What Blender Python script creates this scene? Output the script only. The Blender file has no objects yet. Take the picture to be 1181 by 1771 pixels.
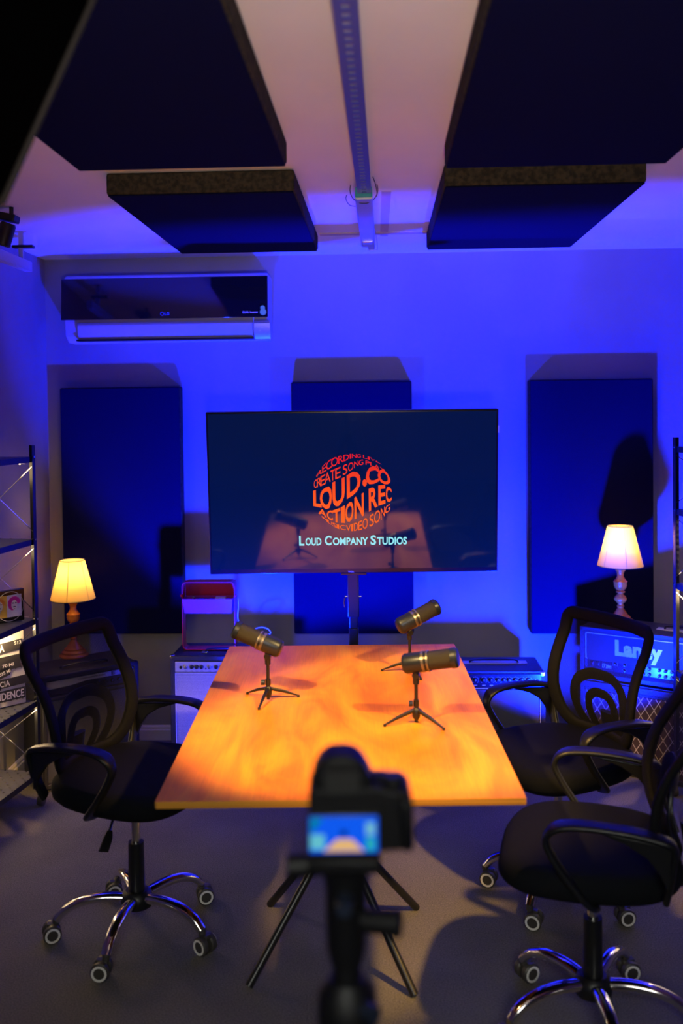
import bpy, bmesh, math, random
from mathutils import Vector, Matrix
random.seed(7)
SC = bpy.context.scene
COL = SC.collection
PI = math.pi
R = math.radians

# ------------------------------------------------------------------ camera
FPX = 1650.0                      # focal length in pixels of the 1181x1771 frame
YAW, PITCH, ROLL = R(2.4), R(1.5), -0.012
CAMH = 1.70
Y0 = 707.0 + FPX * math.tan(PITCH)   # row of the optical axis
cam_data = bpy.data.cameras.new('camera')
cam = bpy.data.objects.new('camera', cam_data)
COL.objects.link(cam)
CAM_R = Matrix.Rotation(YAW, 4, 'Z') @ Matrix.Rotation(PI / 2 - PITCH, 4, 'X') @ Matrix.Rotation(ROLL, 4, 'Z')
cam.matrix_world = Matrix.Translation((0, 0, CAMH)) @ CAM_R
cam_data.sensor_fit = 'AUTO'
cam_data.sensor_width = 36
cam_data.lens = FPX / 1771 * 36
cam_data.shift_y = -(885.5 - Y0) / 1771
cam_data.clip_start = 0.05
cam_data.dof.use_dof = True
cam_data.dof.focus_distance = 3.7
cam_data.dof.aperture_fstop = 1.9
SC.camera = cam
SC.view_settings.view_transform = 'Standard'
SC.view_settings.look = 'None'
SC.view_settings.exposure = 0.0
SC.view_settings.gamma = 1.0
SC.view_settings.use_curve_mapping = False
SC.cycles.use_denoising = True
SC.cycles.max_bounces = 8
SC.cycles.sample_clamp_indirect = 6.0

world = bpy.data.worlds.new('world'); SC.world = world
world.use_nodes = True
world.node_tree.nodes['Background'].inputs[0].default_value = (0.6, 0.6, 0.8, 1)
world.node_tree.nodes['Background'].inputs[1].default_value = 0.002


def ray(px, py):
    d = Vector(((px - 590.5) / FPX, -(py - Y0) / FPX, -1.0))
    return CAM_R.to_3x3() @ d


def at(px, py, h=None, Y=None):
    """world point seen at photo pixel on the height h or on the plane y = Y"""
    d = ray(px, py)
    t = (h - CAMH) / d.z if h is not None else Y / d.y
    return Vector((0, 0, CAMH)) + d * t


# ------------------------------------------------------------------ lights
def aim(o, target):
    o.rotation_euler = (Vector(target) - o.location).to_track_quat('-Z', 'Y').to_euler()


def spot(name, loc, target, power, color, cone, blend=0.5, size=0.05):
    l = bpy.data.lights.new(name, 'SPOT'); l.energy = power; l.color = color
    l.spot_size = R(cone); l.spot_blend = blend; l.shadow_soft_size = size
    o = bpy.data.objects.new(name, l); COL.objects.link(o); o.location = loc; aim(o, target); return o


def area(name, loc, target, power, color, sx, sy, spread=180):
    l = bpy.data.lights.new(name, 'AREA'); l.energy = power; l.color = color
    l.shape = 'RECTANGLE'; l.size = sx; l.size_y = sy; l.spread = R(spread)
    o = bpy.data.objects.new(name, l); COL.objects.link(o); o.location = loc; aim(o, target); return o


def point(name, loc, power, color, size=0.03):
    l = bpy.data.lights.new(name, 'POINT'); l.energy = power; l.color = color; l.shadow_soft_size = size
    o = bpy.data.objects.new(name, l); COL.objects.link(o); o.location = loc; return o


BLUE = (0.001, 0.012, 1.0)
spot('blue_uplight', (-0.62, 3.90, 0.45), (-0.50, 4.45, 1.22), 620, BLUE, 98, 0.35, 0.03)
spot('blue_uplight', (0.85, 3.90, 0.36), (0.86, 4.55, 1.06), 800, BLUE, 118, 0.35, 0.03)
spot('blue_flood', (-0.55, 3.80, 0.34), (-0.66, 4.45, 0.45), 38, BLUE, 90, 0.5, 0.03)
spot('warm_track_spot', (-1.05, 1.75, 2.35), (0.0, 2.90, 0.75), 385, (1.0, 0.56, 0.14), 33.5, 0.4, 0.05)
spot('warm_track_spot', (1.15, 1.75, 2.35), (0.03, 2.90, 0.75), 385, (1.0, 0.56, 0.14), 33.5, 0.4, 0.05)
spot('warm_ceiling_fill', (0.10, -0.3, 1.28), (0.05, 1.95, 2.5), 190, (1.0, 0.80, 0.66), 56, 0.9, 0.12)  # unseen fill added behind the camera to warm the ceiling
area('room_fill', (0.1, -0.8, 2.3), (0.0, 1.8, 0.0), 2.5, (0.9, 1.0, 0.92), 1.2, 0.6, 75)
spot('room_fill', (0.10, -0.9, 2.25), (0.0, 3.75, 0.0), 215, (1.0, 0.98, 0.86), 36, 0.9, 0.75)

# ------------------------------------------------------------------ materials
def mat(name, color=(0.5, 0.5, 0.5), rough=0.5, metal=0.0, emit=None, estr=1.0, noise=None, bump=None,
        alpha=None, coat=0.0, spec=0.5, sheen=0.0):
    """noise=(scale, colour2, detail) mixes a second colour; bump=(scale, strength)"""
    m = bpy.data.materials.new(name); m.use_nodes = True
    nt = m.node_tree; b = nt.nodes['Principled BSDF']
    b.inputs['Base Color'].default_value = (*color, 1)
    b.inputs['Roughness'].default_value = rough
    b.inputs['Metallic'].default_value = metal
    b.inputs['Specular IOR Level'].default_value = spec
    b.inputs['Coat Weight'].default_value = coat
    b.inputs['Sheen Weight'].default_value = sheen
    if emit:
        b.inputs['Emission Color'].default_value = (*emit, 1)
        b.inputs['Emission Strength'].default_value = estr
    if noise or bump:
        tc = nt.nodes.new('ShaderNodeTexCoord')
    if noise:
        n = nt.nodes.new('ShaderNodeTexNoise'); n.inputs['Scale'].default_value = noise[0]
        n.inputs['Detail'].default_value = noise[2] if len(noise) > 2 else 4
        r = nt.nodes.new('ShaderNodeValToRGB')
        r.color_ramp.elements[0].position = 0.38; r.color_ramp.elements[1].position = 0.62
        r.color_ramp.elements[0].color = (*color, 1); r.color_ramp.elements[1].color = (*noise[1], 1)
        nt.links.new(tc.outputs['Object'], n.inputs['Vector'])
        nt.links.new(n.outputs['Fac'], r.inputs['Fac'])
        nt.links.new(r.outputs['Color'], b.inputs['Base Color'])
    if bump:
        n2 = nt.nodes.new('ShaderNodeTexNoise'); n2.inputs['Scale'].default_value = bump[0]
        n2.inputs['Detail'].default_value = 3
        bp = nt.nodes.new('ShaderNodeBump'); bp.inputs['Strength'].default_value = bump[1]
        bp.inputs['Distance'].default_value = 0.004
        nt.links.new(tc.outputs['Object'], n2.inputs['Vector'])
        nt.links.new(n2.outputs['Fac'], bp.inputs['Height'])
        nt.links.new(bp.outputs['Normal'], b.inputs['Normal'])
    if alpha is not None:
        b.inputs['Alpha'].default_value = alpha
    return m


def grid_alpha(m, scale, lo, hi, axes='XZ', diag=False, thresh=None):
    """open a regular grid of small holes in the material (mesh cloth, perforated sheet)"""
    nt = m.node_tree; b = nt.nodes['Principled BSDF']
    tc = nt.nodes.new('ShaderNodeTexCoord')
    sp = nt.nodes.new('ShaderNodeSeparateXYZ'); nt.links.new(tc.outputs['Object'], sp.inputs[0])
    prod = None
    outs = []
    for ax in axes:
        mu = nt.nodes.new('ShaderNodeMath'); mu.operation = 'MULTIPLY'; mu.inputs[1].default_value = scale
        nt.links.new(sp.outputs[ax], mu.inputs[0])
        s = nt.nodes.new('ShaderNodeMath'); s.operation = 'SINE'; nt.links.new(mu.outputs[0], s.inputs[0]); outs.append(s)
    p = nt.nodes.new('ShaderNodeMath'); p.operation = 'MULTIPLY'
    nt.links.new(outs[0].outputs[0], p.inputs[0]); nt.links.new(outs[1].outputs[0], p.inputs[1])
    g = nt.nodes.new('ShaderNodeMath'); g.operation = 'GREATER_THAN'; g.inputs[1].default_value = thresh
    nt.links.new(p.outputs[0], g.inputs[0])
    mr = nt.nodes.new('ShaderNodeMapRange'); mr.inputs['To Min'].default_value = hi; mr.inputs['To Max'].default_value = lo
    nt.links.new(g.outputs[0], mr.inputs['Value'])
    nt.links.new(mr.outputs[0], b.inputs['Alpha'])
    return m


M = {}
M['wall'] = mat('grey_wall_paint', (0.27, 0.255, 0.245), 0.75, noise=(3.0, (0.30, 0.285, 0.27), 5), bump=(60, 0.15))
M['ceiling'] = mat('white_ceiling_paint', (0.74, 0.72, 0.70), 0.8, noise=(2.0, (0.70, 0.68, 0.66), 6), bump=(40, 0.1))
M['base'] = mat('white_skirting', (0.72, 0.66, 0.62), 0.45)
M['foam'] = mat('navy_black_acoustic_fabric', (0.003, 0.004, 0.026), 0.95, spec=0.05, noise=(350, (0.004, 0.005, 0.036), 2), bump=(500, 0.3))
M['foamside'] = mat('black_acoustic_fabric_side', (0.022, 0.020, 0.016), 0.95, spec=0.1, noise=(60, (0.05, 0.042, 0.028), 5), bump=(300, 0.3))
M['black'] = mat('black_plastic', (0.006, 0.0065, 0.008), 0.38, bump=(400, 0.1))
M['blackgloss'] = mat('glossy_black_plastic', (0.01, 0.01, 0.012), 0.15)
M['blackmetal'] = mat('black_powder_coated_steel', (0.02, 0.02, 0.022), 0.3, metal=0.3)
M['seat'] = mat('black_seat_fabric', (0.0032, 0.004, 0.006), 0.9, spec=0.15, noise=(600, (0.006, 0.007, 0.010), 2), bump=(700, 0.3))
M['meshedge'] = mat('black_mesh_border', (0.005, 0.005, 0.006), 0.7, spec=0.25, bump=(420, 0.5))
M['chrome'] = mat('chrome', (0.82, 0.80, 0.78), 0.12, metal=1.0)
M['ringgrey'] = mat('pale_grey_rubber', (0.85, 0.83, 0.78), 0.6)
M['caster'] = mat('black_caster_plastic', (0.05, 0.045, 0.04), 0.45)
M['tolex'] = mat('black_vinyl_covering', (0.022, 0.021, 0.022), 0.42, bump=(260, 0.5), noise=(200, (0.032, 0.03, 0.03), 3))
M['silverpanel'] = mat('brushed_silver_panel', (0.66, 0.64, 0.62), 0.35, metal=0.4)
M['silvergrille'] = None
M['bluegrille'] = None
M['knobblack'] = mat('black_knob', (0.02, 0.02, 0.02), 0.25)
M['knobsilver'] = mat('silver_knob', (0.75, 0.72, 0.68), 0.2, metal=0.9)
M['white'] = mat('white_paint_mark', (0.85, 0.85, 0.85), 0.5)
M['darkink'] = mat('dark_ink', (0.02, 0.02, 0.025), 0.5)
M['panelblack'] = mat('black_control_panel', (0.035, 0.035, 0.04), 0.25, metal=0.5)
M['redmetal'] = mat('red_enamelled_metal', (0.55, 0.012, 0.03), 0.35)
M['binmetal'] = mat('red_violet_enamelled_bin', (0.42, 0.03, 0.22), 0.35)
M['cable'] = mat('white_cable', (0.75, 0.68, 0.66), 0.4)
M['mic'] = mat('dark_grey_mic_metal', (0.024, 0.034, 0.065), 0.36, metal=0.6)
M['micgrille'] = mat('black_mic_grille', (0.02, 0.02, 0.02), 0.5, metal=0.3, bump=(900, 0.6))
M['lampwood'] = mat('turned_reddish_wood', (0.50, 0.12, 0.008), 0.25, noise=(18, (0.66, 0.20, 0.012), 4), coat=0.3)
M['bandmetal'] = mat('satin_band_metal', (0.20, 0.20, 0.22), 0.35, metal=0.8)
M['dark_band'] = mat('dark_shade_trim', (0.03, 0.025, 0.02), 0.6)
M['screenblack'] = mat('black_tv_bezel', (0.008, 0.008, 0.010), 0.25)
M['acwhite'] = mat('white_air_conditioner_plastic', (0.42, 0.44, 0.50), 0.3)
M['acglass'] = mat('glossy_black_glass', (0.006, 0.007, 0.010), 0.06, spec=0.8)
M['galv'] = mat('galvanised_steel', (0.50, 0.52, 0.56), 0.38, metal=0.6)
M['galvdark'] = mat('slot_shadow_side', (0.05, 0.05, 0.07), 0.6)
M['teal'] = mat('teal_end_cap', (0.02, 0.30, 0.38), 0.4)
M['wire'] = mat('dark_tie_wire', (0.05, 0.04, 0.05), 0.5)
M['tvshadow'] = mat('beige_tv_shadow', (0.52, 0.42, 0.40), 0.7)  # tone of the television's shadow bands on the ceiling
M['warmbulb'] = mat('warm_bulb', (1, 0.8, 0.5), 0.3, emit=(1.0, 0.72, 0.35), estr=9)
M['camblack'] = mat('camera_body_black', (0.004, 0.004, 0.005), 0.45, spec=0.25, bump=(500, 0.2))
M['rubberfoot'] = mat('black_rubber', (0.01, 0.01, 0.01), 0.8)


def grille(name, c1, c2, sx, sz, rough=0.6):
    """woven speaker cloth: a fine two-tone weave"""
    m = bpy.data.materials.new(name); m.use_nodes = True
    nt = m.node_tree; b = nt.nodes['Principled BSDF']; b.inputs['Roughness'].default_value = rough
    tc = nt.nodes.new('ShaderNodeTexCoord')
    mp = nt.nodes.new('ShaderNodeMapping'); mp.inputs['Rotation'].default_value = (PI / 2, 0, 0)
    br = nt.nodes.new('ShaderNodeTexBrick'); br.inputs['Scale'].default_value = sx
    br.inputs['Color1'].default_value = (*c1, 1); br.inputs['Color2'].default_value = (*[x * 0.85 for x in c1], 1)
    br.inputs['Mortar'].default_value = (*c2, 1); br.inputs['Mortar Size'].default_value = sz
    br.inputs['Brick Width'].default_value = 0.5; br.inputs['Row Height'].default_value = 0.5
    nt.links.new(tc.outputs['Object'], mp.inputs[0]); nt.links.new(mp.outputs[0], br.inputs['Vector'])
    nt.links.new(br.outputs['Color'], b.inputs['Base Color'])
    return m


M['silvergrille'] = grille('silver_speaker_cloth', (0.50, 0.49, 0.50), (0.22, 0.22, 0.24), 90, 0.06)
M['darkgrille'] = grille('charcoal_speaker_cloth', (0.10, 0.10, 0.11), (0.05, 0.05, 0.055), 140, 0.06)
M['headgrille'] = grille('grey_speaker_cloth', (0.045, 0.042, 0.022), (0.018, 0.018, 0.012), 130, 0.08)


def diamond():
    m = bpy.data.materials.new('dark_cloth_with_white_diamond_lattice'); m.use_nodes = True
    nt = m.node_tree; b = nt.nodes['Principled BSDF']; b.inputs['Roughness'].default_value = 0.7
    tc = nt.nodes.new('ShaderNodeTexCoord'); sp = nt.nodes.new('ShaderNodeSeparateXYZ')
    nt.links.new(tc.outputs['Object'], sp.inputs[0])
    masks = []
    for sgn in (1, -1):
        a = nt.nodes.new('ShaderNodeMath'); a.operation = 'MULTIPLY_ADD'
        a.inputs[1].default_value = 0.62 * sgn; nt.links.new(sp.outputs['Z'], a.inputs[0]); nt.links.new(sp.outputs['X'], a.inputs[2])
        s = nt.nodes.new('ShaderNodeMath'); s.operation = 'MULTIPLY'; s.inputs[1].default_value = 1 / 0.040
        nt.links.new(a.outputs[0], s.inputs[0])
        f = nt.nodes.new('ShaderNodeMath'); f.operation = 'FRACT'; nt.links.new(s.outputs[0], f.inputs[0])
        l = nt.nodes.new('ShaderNodeMath'); l.operation = 'LESS_THAN'; l.inputs[1].default_value = 0.085
        nt.links.new(f.outputs[0], l.inputs[0]); masks.append(l)
    mx = nt.nodes.new('ShaderNodeMath'); mx.operation = 'MAXIMUM'
    nt.links.new(masks[0].outputs[0], mx.inputs[0]); nt.links.new(masks[1].outputs[0], mx.inputs[1])
    c = nt.nodes.new('ShaderNodeMix'); c.data_type = 'RGBA'
    c.inputs['A'].default_value = (0.055, 0.03, 0.04, 1); c.inputs['B'].default_value = (0.62, 0.55, 0.52, 1)
    nt.links.new(mx.outputs[0], c.inputs['Factor']); nt.links.new(c.outputs['Result'], b.inputs['Base Color'])
    return m


M['diamond'] = diamond()


def carpet():
    m = bpy.data.materials.new('grey_loop_carpet'); m.use_nodes = True
    nt = m.node_tree; b = nt.nodes['Principled BSDF']; b.inputs['Roughness'].default_value = 0.95
    b.inputs['Specular IOR Level'].default_value = 0.1
    tc = nt.nodes.new('ShaderNodeTexCoord')
    n = nt.nodes.new('ShaderNodeTexNoise'); n.inputs['Scale'].default_value = 220; n.inputs['Detail'].default_value = 3
    n2 = nt.nodes.new('ShaderNodeTexNoise'); n2.inputs['Scale'].default_value = 2.2; n2.inputs['Detail'].default_value = 5
    nt.links.new(tc.outputs['Object'], n.inputs['Vector']); nt.links.new(tc.outputs['Object'], n2.inputs['Vector'])
    r = nt.nodes.new('ShaderNodeValToRGB')
    r.color_ramp.elements[0].position = 0.3; r.color_ramp.elements[0].color = (0.075, 0.070, 0.060, 1)
    r.color_ramp.elements[1].position = 0.7; r.color_ramp.elements[1].color = (0.24, 0.225, 0.19, 1)
    mixn = nt.nodes.new('ShaderNodeMath'); mixn.operation = 'MULTIPLY_ADD'; mixn.inputs[1].default_value = 0.3
    nt.links.new(n2.outputs['Fac'], mixn.inputs[0])
    sc_ = nt.nodes.new('ShaderNodeMath'); sc_.operation = 'MULTIPLY'; sc_.inputs[1].default_value = 0.7
    nt.links.new(n.outputs['Fac'], sc_.inputs[0]); nt.links.new(sc_.outputs[0], mixn.inputs[2])
    nt.links.new(mixn.outputs[0], r.inputs['Fac']); nt.links.new(r.outputs['Color'], b.inputs['Base Color'])
    bp = nt.nodes.new('ShaderNodeBump'); bp.inputs['Strength'].default_value = 0.6; bp.inputs['Distance'].default_value = 0.004
    nt.links.new(n.outputs['Fac'], bp.inputs['Height']); nt.links.new(bp.outputs['Normal'], b.inputs['Normal'])
    return m


M['carpet'] = carpet()


def plywood(edge=False):
    m = bpy.data.materials.new('plywood_edge' if edge else 'varnished_plywood'); m.use_nodes = True
    nt = m.node_tree; b = nt.nodes['Principled BSDF']; b.inputs['Roughness'].default_value = 0.5; b.inputs['Specular IOR Level'].default_value = 0.12
    tc = nt.nodes.new('ShaderNodeTexCoord'); mp = nt.nodes.new('ShaderNodeMapping')
    nt.links.new(tc.outputs['Object'], mp.inputs[0])
    n = nt.nodes.new('ShaderNodeTexNoise'); r = nt.nodes.new('ShaderNodeValToRGB')
    if edge:
        mp.inputs['Scale'].default_value = (1, 1, 260)
        n.inputs['Scale'].default_value = 1.0
        cols = [(0.3, (0.42, 0.16, 0.02)), (0.7, (0.80, 0.38, 0.05))]
    else:
        mp.inputs['Scale'].default_value = (3.2, 1.0, 1)
        n.inputs['Scale'].default_value = 1.6; n.inputs['Detail'].default_value = 3.5; n.inputs['Distortion'].default_value = 1.4
        cols = [(0.30, (0.56, 0.14, 0.003)), (0.45, (0.74, 0.23, 0.004)), (0.55, (0.82, 0.29, 0.005)), (0.72, (0.88, 0.36, 0.006))]
    r.color_ramp.elements[0].position, r.color_ramp.elements[0].color = cols[0][0], (*cols[0][1], 1)
    r.color_ramp.elements[1].position, r.color_ramp.elements[1].color = cols[-1][0], (*cols[-1][1], 1)
    for p, c in cols[1:-1]:
        e = r.color_ramp.elements.new(p); e.color = (*c, 1)
    nt.links.new(mp.outputs[0], n.inputs['Vector']); nt.links.new(n.outputs['Fac'], r.inputs['Fac'])
    if not edge:
        g = nt.nodes.new('ShaderNodeTexNoise'); g.inputs['Scale'].default_value = 1.0; g.inputs['Detail'].default_value = 2
        mp2 = nt.nodes.new('ShaderNodeMapping'); mp2.inputs['Scale'].default_value = (260, 6, 1)
        nt.links.new(tc.outputs['Object'], mp2.inputs[0]); nt.links.new(mp2.outputs[0], g.inputs['Vector'])
        mx = nt.nodes.new('ShaderNodeMix'); mx.data_type = 'RGBA'; mx.blend_type = 'MULTIPLY'; mx.inputs['Factor'].default_value = 0.35
        nt.links.new(r.outputs['Color'], mx.inputs['A']); nt.links.new(g.outputs['Color'], mx.inputs['B'])
        rr = nt.nodes.new('ShaderNodeValToRGB'); rr.color_ramp.elements[0].position = 0.2
        rr.color_ramp.elements[0].color = (0.55, 0.55, 0.55, 1); rr.color_ramp.elements[1].position = 0.6
        nt.links.new(g.outputs['Fac'], rr.inputs['Fac']); nt.links.new(rr.outputs['Color'], mx.inputs['B'])
        nt.links.new(mx.outputs['Result'], b.inputs['Base Color'])
    else:
        nt.links.new(r.outputs['Color'], b.inputs['Base Color'])
    return m


M['ply'] = plywood(); M['plyedge'] = plywood(True)


def shade_mat():
    m = bpy.data.materials.new('cream_lampshade_cloth'); m.use_nodes = True
    nt = m.node_tree
    for n in list(nt.nodes): nt.nodes.remove(n)
    out = nt.nodes.new('ShaderNodeOutputMaterial'); mix = nt.nodes.new('ShaderNodeMixShader')
    d = nt.nodes.new('ShaderNodeBsdfDiffuse'); t = nt.nodes.new('ShaderNodeBsdfTranslucent')
    d.inputs[0].default_value = (0.72, 0.52, 0.20, 1); t.inputs[0].default_value = (0.90, 0.58, 0.15, 1)
    mix.inputs[0].default_value = 0.6
    nt.links.new(d.outputs[0], mix.inputs[1]); nt.links.new(t.outputs[0], mix.inputs[2]); nt.links.new(mix.outputs[0], out.inputs[0])
    return m


M['shade'] = shade_mat()
M['meshcloth'] = grid_alpha(mat('black_open_mesh_cloth', (0.014, 0.014, 0.016), 0.8, spec=0.1), 1500, 0.28, 0.92, 'XZ', thresh=0.05)
M['perf'] = grid_alpha(mat('perforated_black_steel', (0.10, 0.098, 0.095), 0.45, metal=0.2), 2 * PI / 0.05, 0.0, 1.0, 'XY', thresh=0.80)
M['lens'] = mat('camera_glass', (0.02, 0.02, 0.05), 0.1)


def flat_emit(name, c, s=1.0, base=(0, 0, 0), rough=0.2):
    return mat(name, base, rough, emit=c, estr=s)


def screen_mat():
    m = mat('glossy_tv_screen', (0.004, 0.005, 0.008), 0.05, spec=0.9, emit=(0.0002, 0.0058, 0.040), estr=1.0)
    return m


M['screen'] = screen_mat()


def logo_mat():
    m = bpy.data.materials.new('lit_red_orange_lettering'); m.use_nodes = True
    nt = m.node_tree; b = nt.nodes['Principled BSDF']; b.inputs['Base Color'].default_value = (0, 0, 0, 1); b.inputs['Specular IOR Level'].default_value = 0.0
    tc = nt.nodes.new('ShaderNodeTexCoord'); sp = nt.nodes.new('ShaderNodeSeparateXYZ'); nt.links.new(tc.outputs['Object'], sp.inputs[0])
    mr = nt.nodes.new('ShaderNodeMapRange'); mr.inputs['From Min'].default_value = -0.17; mr.inputs['From Max'].default_value = 0.17
    nt.links.new(sp.outputs['Z'], mr.inputs['Value'])
    r = nt.nodes.new('ShaderNodeValToRGB')
    r.color_ramp.elements[0].position = 0.15; r.color_ramp.elements[0].color = (0.95, 0.13, 0.02, 1)
    r.color_ramp.elements[1].position = 0.9; r.color_ramp.elements[1].color = (0.75, 0.012, 0.02, 1)
    e = r.color_ramp.elements.new(0.5); e.color = (1.0, 0.085, 0.016, 1)
    nt.links.new(mr.outputs[0], r.inputs['Fac']); nt.links.new(r.outputs['Color'], b.inputs['Emission Color'])
    b.inputs['Emission Strength'].default_value = 1.0
    return m


M['logo'] = logo_mat()
M['caption'] = flat_emit('lit_pale_cyan_lettering', (0.28, 0.80, 0.92), 1.0)


# ------------------------------------------------------------------ mesh helpers
class MB:
    def __init__(s):
        s.v = []; s.f = []; s.mi = []; s.cur = 0

    def add(s, vs, fs):
        n = len(s.v); s.v += [tuple(v) for v in vs]
        s.f += [[i + n for i in f] for f in fs]; s.mi += [s.cur] * len(fs)
        return s

    def box(s, c, d, rot=None):
        hx, hy, hz = d[0] / 2, d[1] / 2, d[2] / 2
        vs = [Vector((x, y, z)) for x in (-hx, hx) for y in (-hy, hy) for z in (-hz, hz)]
        if rot is not None: vs = [rot @ v for v in vs]
        vs = [v + Vector(c) for v in vs]
        return s.add(vs, [(0, 1, 3, 2), (4, 6, 7, 5), (0, 4, 5, 1), (2, 3, 7, 6), (0, 2, 6, 4), (1, 5, 7, 3)])

    def bar(s, a, b, w, h, up=(0, 0, 1)):
        a = Vector(a); b = Vector(b); t = (b - a).normalized(); u = Vector(up)
        if abs(t.dot(u)) > 0.98: u = Vector((0, 1, 0))
        sd = t.cross(u).normalized(); u = sd.cross(t)
        vs = [p + sd * (w / 2 * i) + u * (h / 2 * j) for p in (a, b) for i, j in ((-1, -1), (1, -1), (1, 1), (-1, 1))]
        return s.add(vs, [(3, 2, 1, 0), (4, 5, 6, 7), (0, 1, 5, 4), (1, 2, 6, 5), (2, 3, 7, 6), (3, 0, 4, 7)])

    def cyl(s, a, b, r0, r1=None, n=20, cap=True):
        return s.tube([a, b], [r0, r0 if r1 is None else r1], n, cap)

    def tube(s, pts, rad, n=12, cap=True, closed=False):
        pts = [Vector(p) for p in pts]
        if not isinstance(rad, (list, tuple)): rad = [rad] * len(pts)
        N = len(pts); vs = []; fs = []
        prev = None
        for i, p in enumerate(pts):
            if closed: t = (pts[(i + 1) % N] - pts[i - 1])
            else: t = pts[min(i + 1, N - 1)] - pts[max(i - 1, 0)]
            t.normalize()
            if prev is None:
                u = Vector((0, 0, 1)) if abs(t.z) < 0.9 else Vector((0, 1, 0))
            else: u = prev
            u = (u - t * u.dot(t)).normalized(); prev = u; w = t.cross(u)
            for k in range(n):
                a = 2 * PI * k / n
                vs.append(p + (u * math.cos(a) + w * math.sin(a)) * rad[i])
        m = N if closed else N - 1
        for i in range(m):
            j = (i + 1) % N
            for k in range(n):
                fs.append((i * n + k, i * n + (k + 1) % n, j * n + (k + 1) % n, j * n + k))
        if cap and not closed:
            fs.append(tuple(range(n - 1, -1, -1))); fs.append(tuple(range((N - 1) * n, N * n)))
        return s.add(vs, fs)

    def sweep(s, pts, w, h, nrm, closed=False, n=12, ex=3.0):
        """superellipse section: w along side = tangent x normal, h along the normal"""
        pts = [Vector(p) for p in pts]; N = len(pts); vs = []; fs = []
        wl = w if isinstance(w, (list, tuple)) else [w] * N
        hl = h if isinstance(h, (list, tuple)) else [h] * N
        for i, p in enumerate(pts):
            if closed: t = (pts[(i + 1) % N] - pts[i - 1])
            else: t = pts[min(i + 1, N - 1)] - pts[max(i - 1, 0)]
            t.normalize()
            nn = Vector(nrm[i]) if isinstance(nrm, list) else Vector(nrm)
            nn = (nn - t * nn.dot(t)).normalized(); sd = t.cross(nn)
            for k in range(n):
                a = 2 * PI * (k + 0.5) / n; c, d = math.cos(a), math.sin(a)
                x = math.copysign(abs(c) ** (2 / ex), c); y = math.copysign(abs(d) ** (2 / ex), d)
                vs.append(p + sd * (x * wl[i] / 2) + nn * (y * hl[i] / 2))
        m = N if closed else N - 1
        for i in range(m):
            j = (i + 1) % N
            for k in range(n):
                fs.append((i * n + k, j * n + k, j * n + (k + 1) % n, i * n + (k + 1) % n))
        if not closed:
            fs.append(tuple(range(n))); fs.append(tuple(range(N * n - 1, (N - 1) * n - 1, -1)))
        return s.add(vs, fs)

    def lathe(s, prof, n=32, o=(0, 0, 0), rot=None, cap=True):
        vs = []; fs = []; N = len(prof)
        for r, z in prof:
            for k in range(n):
                a = 2 * PI * k / n; v = Vector((r * math.cos(a), r * math.sin(a), z))
                if rot is not None: v = rot @ v
                vs.append(v + Vector(o))
        for i in range(N - 1):
            for k in range(n):
                fs.append((i * n + k, i * n + (k + 1) % n, (i + 1) * n + (k + 1) % n, (i + 1) * n + k))
        if cap:
            fs.append(tuple(range(n - 1, -1, -1))); fs.append(tuple(range((N - 1) * n, N * n)))
        return s.add(vs, fs)

    def prism(s, poly, a0, a1, axis='y'):
        """poly in the plane across axis, extruded from a0 to a1"""
        def P(u, v, a): return {'y': (u, a, v), 'x': (a, u, v), 'z': (u, v, a)}[axis]
        n = len(poly)
        vs = [P(u, v, a0) for u, v in poly] + [P(u, v, a1) for u, v in poly]
        fs = [tuple(range(n)), tuple(range(2 * n - 1, n - 1, -1))]
        fs += [(i, i + n, (i + 1) % n + n, (i + 1) % n) for i in range(n)]
        return s.add(vs, fs)

    def build(s, name, material, parent=None, smooth=35, bevel=None, loc=None, segs=2, recalc=True):
        me = bpy.data.meshes.new(name)
        me.from_pydata(s.v, [], s.f)
        mats = material if isinstance(material, (list, tuple)) else [material]
        for m in mats: me.materials.append(m)
        if len(mats) > 1:
            for p, i in zip(me.polygons, s.mi): p.material_index = i
        if recalc:
            bm = bmesh.new(); bm.from_mesh(me); bmesh.ops.recalc_face_normals(bm, faces=bm.faces); bm.to_mesh(me); bm.free()
        if smooth:
            me.polygons.foreach_set('use_smooth', [True] * len(me.polygons))
            me.set_sharp_from_angle(angle=R(smooth))
        o = bpy.data.objects.new(name, me); COL.objects.link(o)
        if parent: o.parent = parent
        if loc is not None: o.location = loc
        if bevel:
            b = o.modifiers.new('bevel', 'BEVEL'); b.width = bevel; b.segments = segs; b.limit_method = 'ANGLE'; b.angle_limit = R(40)
        return o


def rrect(w, h, r, n=5, cx=0, cy=0):
    pts = []
    for (sx, sy, a0) in ((1, 1, 0), (-1, 1, 90), (-1, -1, 180), (1, -1, 270)):
        for k in range(n + 1):
            a = R(a0 + 90 * k / n)
            pts.append((cx + sx * (w / 2 - r) + r * math.cos(a), cy + sy * (h / 2 - r) + r * math.sin(a)))
    return pts


def arc(c, r, a0, a1, n, f):
    return [f(c[0] + r * math.cos(R(a0 + (a1 - a0) * k / n)), c[1] + r * math.sin(R(a0 + (a1 - a0) * k / n))) for k in range(n + 1)]


def spline(pts, k=6):
    """Catmull-Rom through the points"""
    P = [Vector(p) for p in pts]; out = []
    for i in range(len(P) - 1):
        a = P[max(i - 1, 0)]; b = P[i]; c = P[i + 1]; d = P[min(i + 2, len(P) - 1)]
        for j in range(k):
            t = j / k
            out.append(0.5 * ((2 * b) + (c - a) * t + (2 * a - 5 * b + 4 * c - d) * t * t + (3 * b - a - 3 * c + d) * t ** 3))
    out.append(P[-1]); return out


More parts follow.
